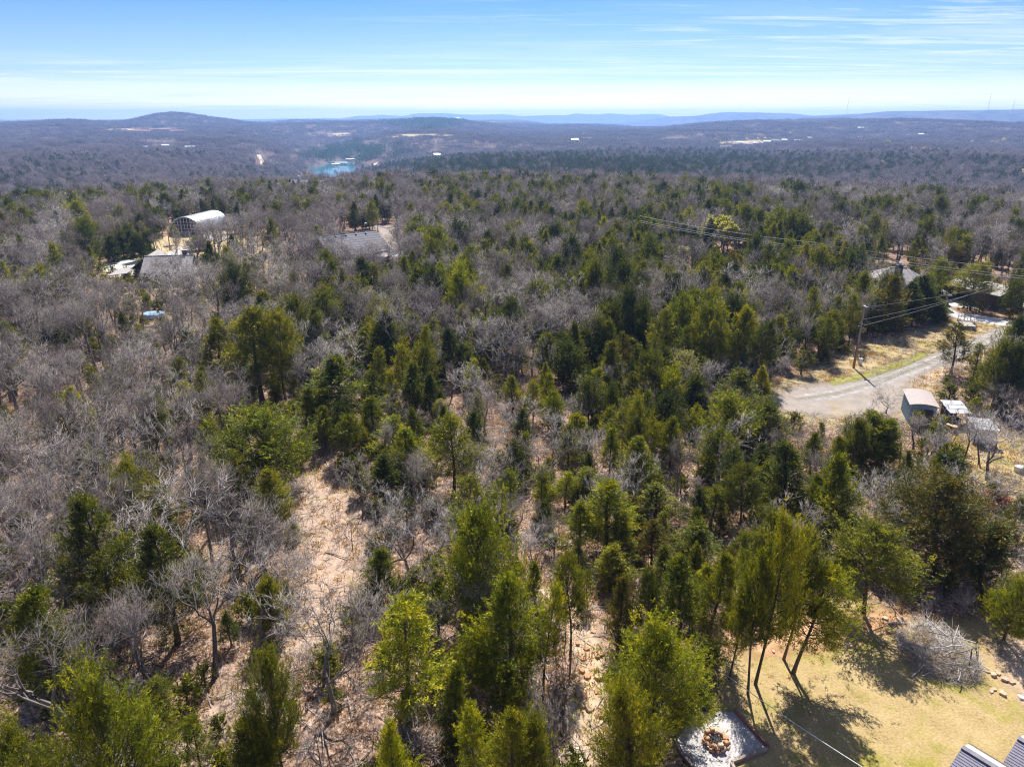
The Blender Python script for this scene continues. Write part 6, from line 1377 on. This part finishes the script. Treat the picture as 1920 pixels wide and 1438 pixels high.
def mast(px, top, base, Dm, label):
    a = azpx(px); x, y = Dm * math.sin(a), Dm * math.cos(a); d = ray(px, top); zt = CAM_H + d[2] * y / d[1]; z0 = float(terrain(x, y)); o = empty('radio_mast', (x, y, z0 - 1)); tag(o, label, 'mast', 'radio masts')
    h = zt - z0; m = MB(); r = 1.1 * Dm / 6000
    for k in range(3): t = k * 2.094; m.bar((r * math.cos(t), r * math.sin(t), 0), (r * 0.5 * math.cos(t), r * 0.5 * math.sin(t), h), 0.45 * Dm / 6000)
    n = 14
    for i in range(n):
        for k in range(3): t = k * 2.094; u = (k + 1) * 2.094; z = h * i / n; m.bar((r * math.cos(t), r * math.sin(t), z), (r * 0.9 * math.cos(u), r * 0.9 * math.sin(u), z + h / n), 0.25 * Dm / 6000)
    m.build('lattice', M['tin'], o); MB().tube([(0, 0, h), (0, 0, h * 1.12)], 0.3 * Dm / 6000, 6).build('antenna', M['red'], o)
mast(837, 205, 222, 3300, 'thin radio mast rising from the pine covered rise'); mast(1586, 184, 213, 3500, 'faint mast standing alone on the hazy skyline'); mast(1849, 180, 206, 3400, 'tallest mast on the blue ridge'); mast(1895, 190, 205, 3400, 'shorter mast beside the tallest one on the blue ridge')
def far_blossom():
    for px, py, s, mm, lb in ((1400, 263, 8, BLOSSOM, 'white blossoming tree among the white roofed cluster'), (1421, 262, 8, BLOSSOM, 'second blossoming tree of the white roofed cluster'), (1434, 263, 9, BLOSSOM, 'broadest blossoming tree of the white roofed cluster'), (1480, 252, 8, BLOSSOM, 'white tree above the end of the white roofed cluster'),
                              (1731, 286, 10, BUDS, 'lone yellow green tree in pinkish woods'), (1662, 274, 11, PALEBUD, 'pale green tree in the wooded ridge slope'), (1880, 268, 10, BLOSSOM, 'white blossoming tree near the frame edge on the ridge'), (1822, 270, 9, BLOSSOM, 'blossoming tree on the ridge slope'), (1340, 268, 12, PALEBUD, 'pinkish pale tree left of the white roofed cluster'), (1094, 256, 10, BUDS, 'pale tree in the straw clearing'),
                              (1650, 312, 9, PALEBUD, 'straw pale tree in the middle of the far slope'), (215, 243, 12, PALEBUD, 'yellowish tree in the fields under the hill'), (1860, 270, 9, BUDS, 'yellow tree beside white blossom on the ridge'), (1915, 333, 8, BLOSSOM, 'blossom tree at the frame edge over the valley')):
        p = hit(px, py, 3.0); b = empty('pale_tree', p); tag(b, lb.replace(' left of', ' beside'), 'tree', 'pale flowering trees in the far woods'); tr, cr, z, w = oak(8.0, 1.0, 60 + int(px) % 7, 0.28, 4, 3, 3, leafy=700, leaf_k=4.0)
        for nm, t, m2 in (('trunk', tr, [BARK_O]), ('crown', cr, [TWIG_FAR, mm])): q = bpy.data.objects.new(nm, t.mesh(nm, m2)); COL.objects.link(q); q.parent = b; q.scale = (s / 7,) * 3
far_blossom()
# far tracks and fields
def draped(name, px_poly, m, lift, step=6.0):
    P = [hit(px, py) for px, py in px_poly]; poly = [(p[0], p[1]) for p in P]; xs = [p[0] for p in poly]; ys = [p[1] for p in poly]
    gx = np.arange(min(xs), max(xs) + step, step); gy = np.arange(min(ys), max(ys) + step, step)
    if len(gx) * len(gy) > 60000: k = math.sqrt(len(gx) * len(gy) / 60000); gx = np.arange(min(xs), max(xs) + step, step * k); gy = np.arange(min(ys), max(ys) + step, step * k)
    X, Y = np.meshgrid(gx, gy); SD = sdist(poly, X, Y); Z = terrain(X, Y) + lift; nx = len(gx); ok = SD > -step
    I, J = np.nonzero(ok[:-1, :-1] & ok[1:, 1:] & ok[:-1, 1:] & ok[1:, :-1]); q = np.stack((I * nx + J, I * nx + J + 1, (I + 1) * nx + J + 1, (I + 1) * nx + J), 1)
    if not len(q): return
    used, inv = np.unique(q, return_inverse=True); V = np.stack((X.ravel()[used], Y.ravel()[used], Z.ravel()[used]), 1)
    o = bpy.data.objects.new(name, mesh_from(name, V, inv.reshape(-1, 4), tint=SD.ravel()[used], mats=[m])); COL.objects.link(o); tag(o, kind='structure')
draped('far_track', [(480, 291), (488, 291), (496, 305), (497, 315), (488, 313), (487, 303)], SAND, 1.2)
draped('far_track', [(697, 312), (708, 303), (710, 305), (702, 314)], SAND, 1.2)
draped('far_field', [(722, 257), (790, 253), (850, 254), (850, 257), (790, 258), (730, 260)], STRAW, 1.0, 8)
draped('far_field', [(190, 244), (300, 242), (310, 245), (200, 247)], STRAW, 1.0, 8)
draped('far_field', [(1345, 268), (1530, 258), (1530, 263), (1350, 278)], STRAW, 1.0, 12)
draped('far_field', [(575, 252), (655, 250), (660, 256), (580, 256)], STRAW, 1.0, 12)
draped('far_field', [(1028, 264), (1110, 258), (1112, 264), (1030, 271)], STRAW, 1.0, 12)

# ------------------------------------------------------------------ undergrowth: dry stems and saplings, fallen sticks
def sapling(seed):
    rg = np.random.default_rng(seed); g = TG(); n = 5
    for i in range(n):
        a = rg.uniform(0, 6.28); d = np.array((math.cos(a) * 0.25, math.sin(a) * 0.25, 1)); p = np.array((rg.normal() * 0.15, rg.normal() * 0.15, -0.05)); h = rg.uniform(0.8, 2.0); pts = [p + d * h * f + rg.normal(size=3) * 0.05 * f for f in (0, 0.4, 0.75, 1)]
        limb(g, pts, [0.012, 0.010, 0.007, 0.003], 3); k = 9; f = rg.uniform(0.3, 1, (k, 1)); spikes(g, pts[0] * (1 - f) + pts[3] * f, d * 0.5 + rg.normal(size=(k, 3)) * 0.6, rg.uniform(0.2, 0.6, k), np.full(k, 0.005), 0, rg)
    return g.mesh('sapling', [TWIG])
def sticks(seed):
    rg = np.random.default_rng(seed); g = TG()
    for i in range(6):
        a = rg.uniform(0, 6.28); d = np.array((math.cos(a), math.sin(a), 0)); p = np.array((rg.normal() * 0.7, rg.normal() * 0.7, 0.04)); l = rg.uniform(0.5, 2.0); limb(g, [p, p + d * l * 0.5 + (0, 0, 0.05), p + d * l], [0.03, 0.025, 0.01], 4)
    return g.mesh('sticks', [DEAD])
def tuft(seed):
    rg = np.random.default_rng(seed); g = TG(); k = 40; P = np.stack((rg.normal(size=k) * 0.25, rg.normal(size=k) * 0.25, np.zeros(k)), 1); blades(g, P, rg.normal(size=(k, 3)) * 0.5 + (0, 0, 0.8), rg.uniform(0.12, 0.34, k), np.full(k, 0.03), rg.uniform(0, 1, k), 0, rg); return g.mesh('tuft', [DRYLEAF])
DRYLEAF = foliage('dry_leaves', [(0.0, (0.30, 0.18, 0.11)), (0.5, (0.48, 0.32, 0.21)), (1.0, (0.66, 0.50, 0.36))], 0.25)
def cedarling(seed): tr, cr = cedar('bush', 1.6, 0.7, 0.15, 18, 7, seed, (0.12, 0.24), 0.03); return both(tr, cr, 'cedarling', [BARK_C, LEAF['olive']])
uk = [sapling(700 + i) for i in range(4)] + [sticks(720 + i) for i in range(3)] + [tuft(730 + i) for i in range(3)] + [cedarling(740 + i) for i in range(2)]
ug = np.random.default_rng(55); P = []; I = []; Sx = []
n = 40000; D = np.sqrt(ug.uniform(20 ** 2, 190 ** 2, n)); az = ug.uniform(-0.72, 0.72, n); x = D * np.sin(az); y = D * np.cos(az); px, py, d = project(np.stack((x, y, 0 * x), 1))
ok = (np.abs(px - 960) < 1100) & (d > 12)
onlawn = inside(G['lawn'], x, y)
for k in ('lane', 'drive', 'road', 'ldrive', 'mdrive'): ok &= sdist(G[k], x, y) < (-0.6 if k != 'lane' else -0.3)
rf = at(1850, 1420, 0)[:2]; ok &= ~(onlawn & (np.hypot(x - rf[0], y - rf[1]) < 9)); ok &= ~(onlawn & (ug.uniform(size=n) < 0.45))
fpz = gpoly([(1255, 1330), (1450, 1320), (1470, 1480), (1240, 1480)]); ok &= ~inside(fpz, x, y)
inpath = inside(G['path'], x, y); st = inside(G['stony'], x, y) | inside(G['verge'], x, y) | inside(G['yard'], x, y)
which = np.where(ug.uniform(size=n) < 0.46, ug.integers(7, 10, n), np.where(ug.uniform(size=n) < 0.62, ug.integers(0, 4, n), np.where(ug.uniform(size=n) < 0.72, ug.integers(4, 7, n), ug.integers(10, 12, n))))
which = np.where((inpath | st) & (which >= 10), 8, which); which = np.where(onlawn, 7 + which % 3, which); ok &= ~(st & (which < 4) & (ug.uniform(size=n) < 0.75)); ok &= ~(inpath & (which < 7) & (ug.uniform(size=n) < 0.35))
x, y, which, onlawn = x[ok], y[ok], which[ok], onlawn[ok]; s = ug.uniform(0.6, 1.35, len(x)) * np.where(onlawn, 0.42, 1.0)
scatter('undergrowth', 'dry saplings, fallen sticks and leaf tufts on the woodland floor', uk, np.stack((x, y, 0 * x + 0.015), 1), which, np.stack((s, s, s), 1), ug.uniform(0, 6.28, len(x)))
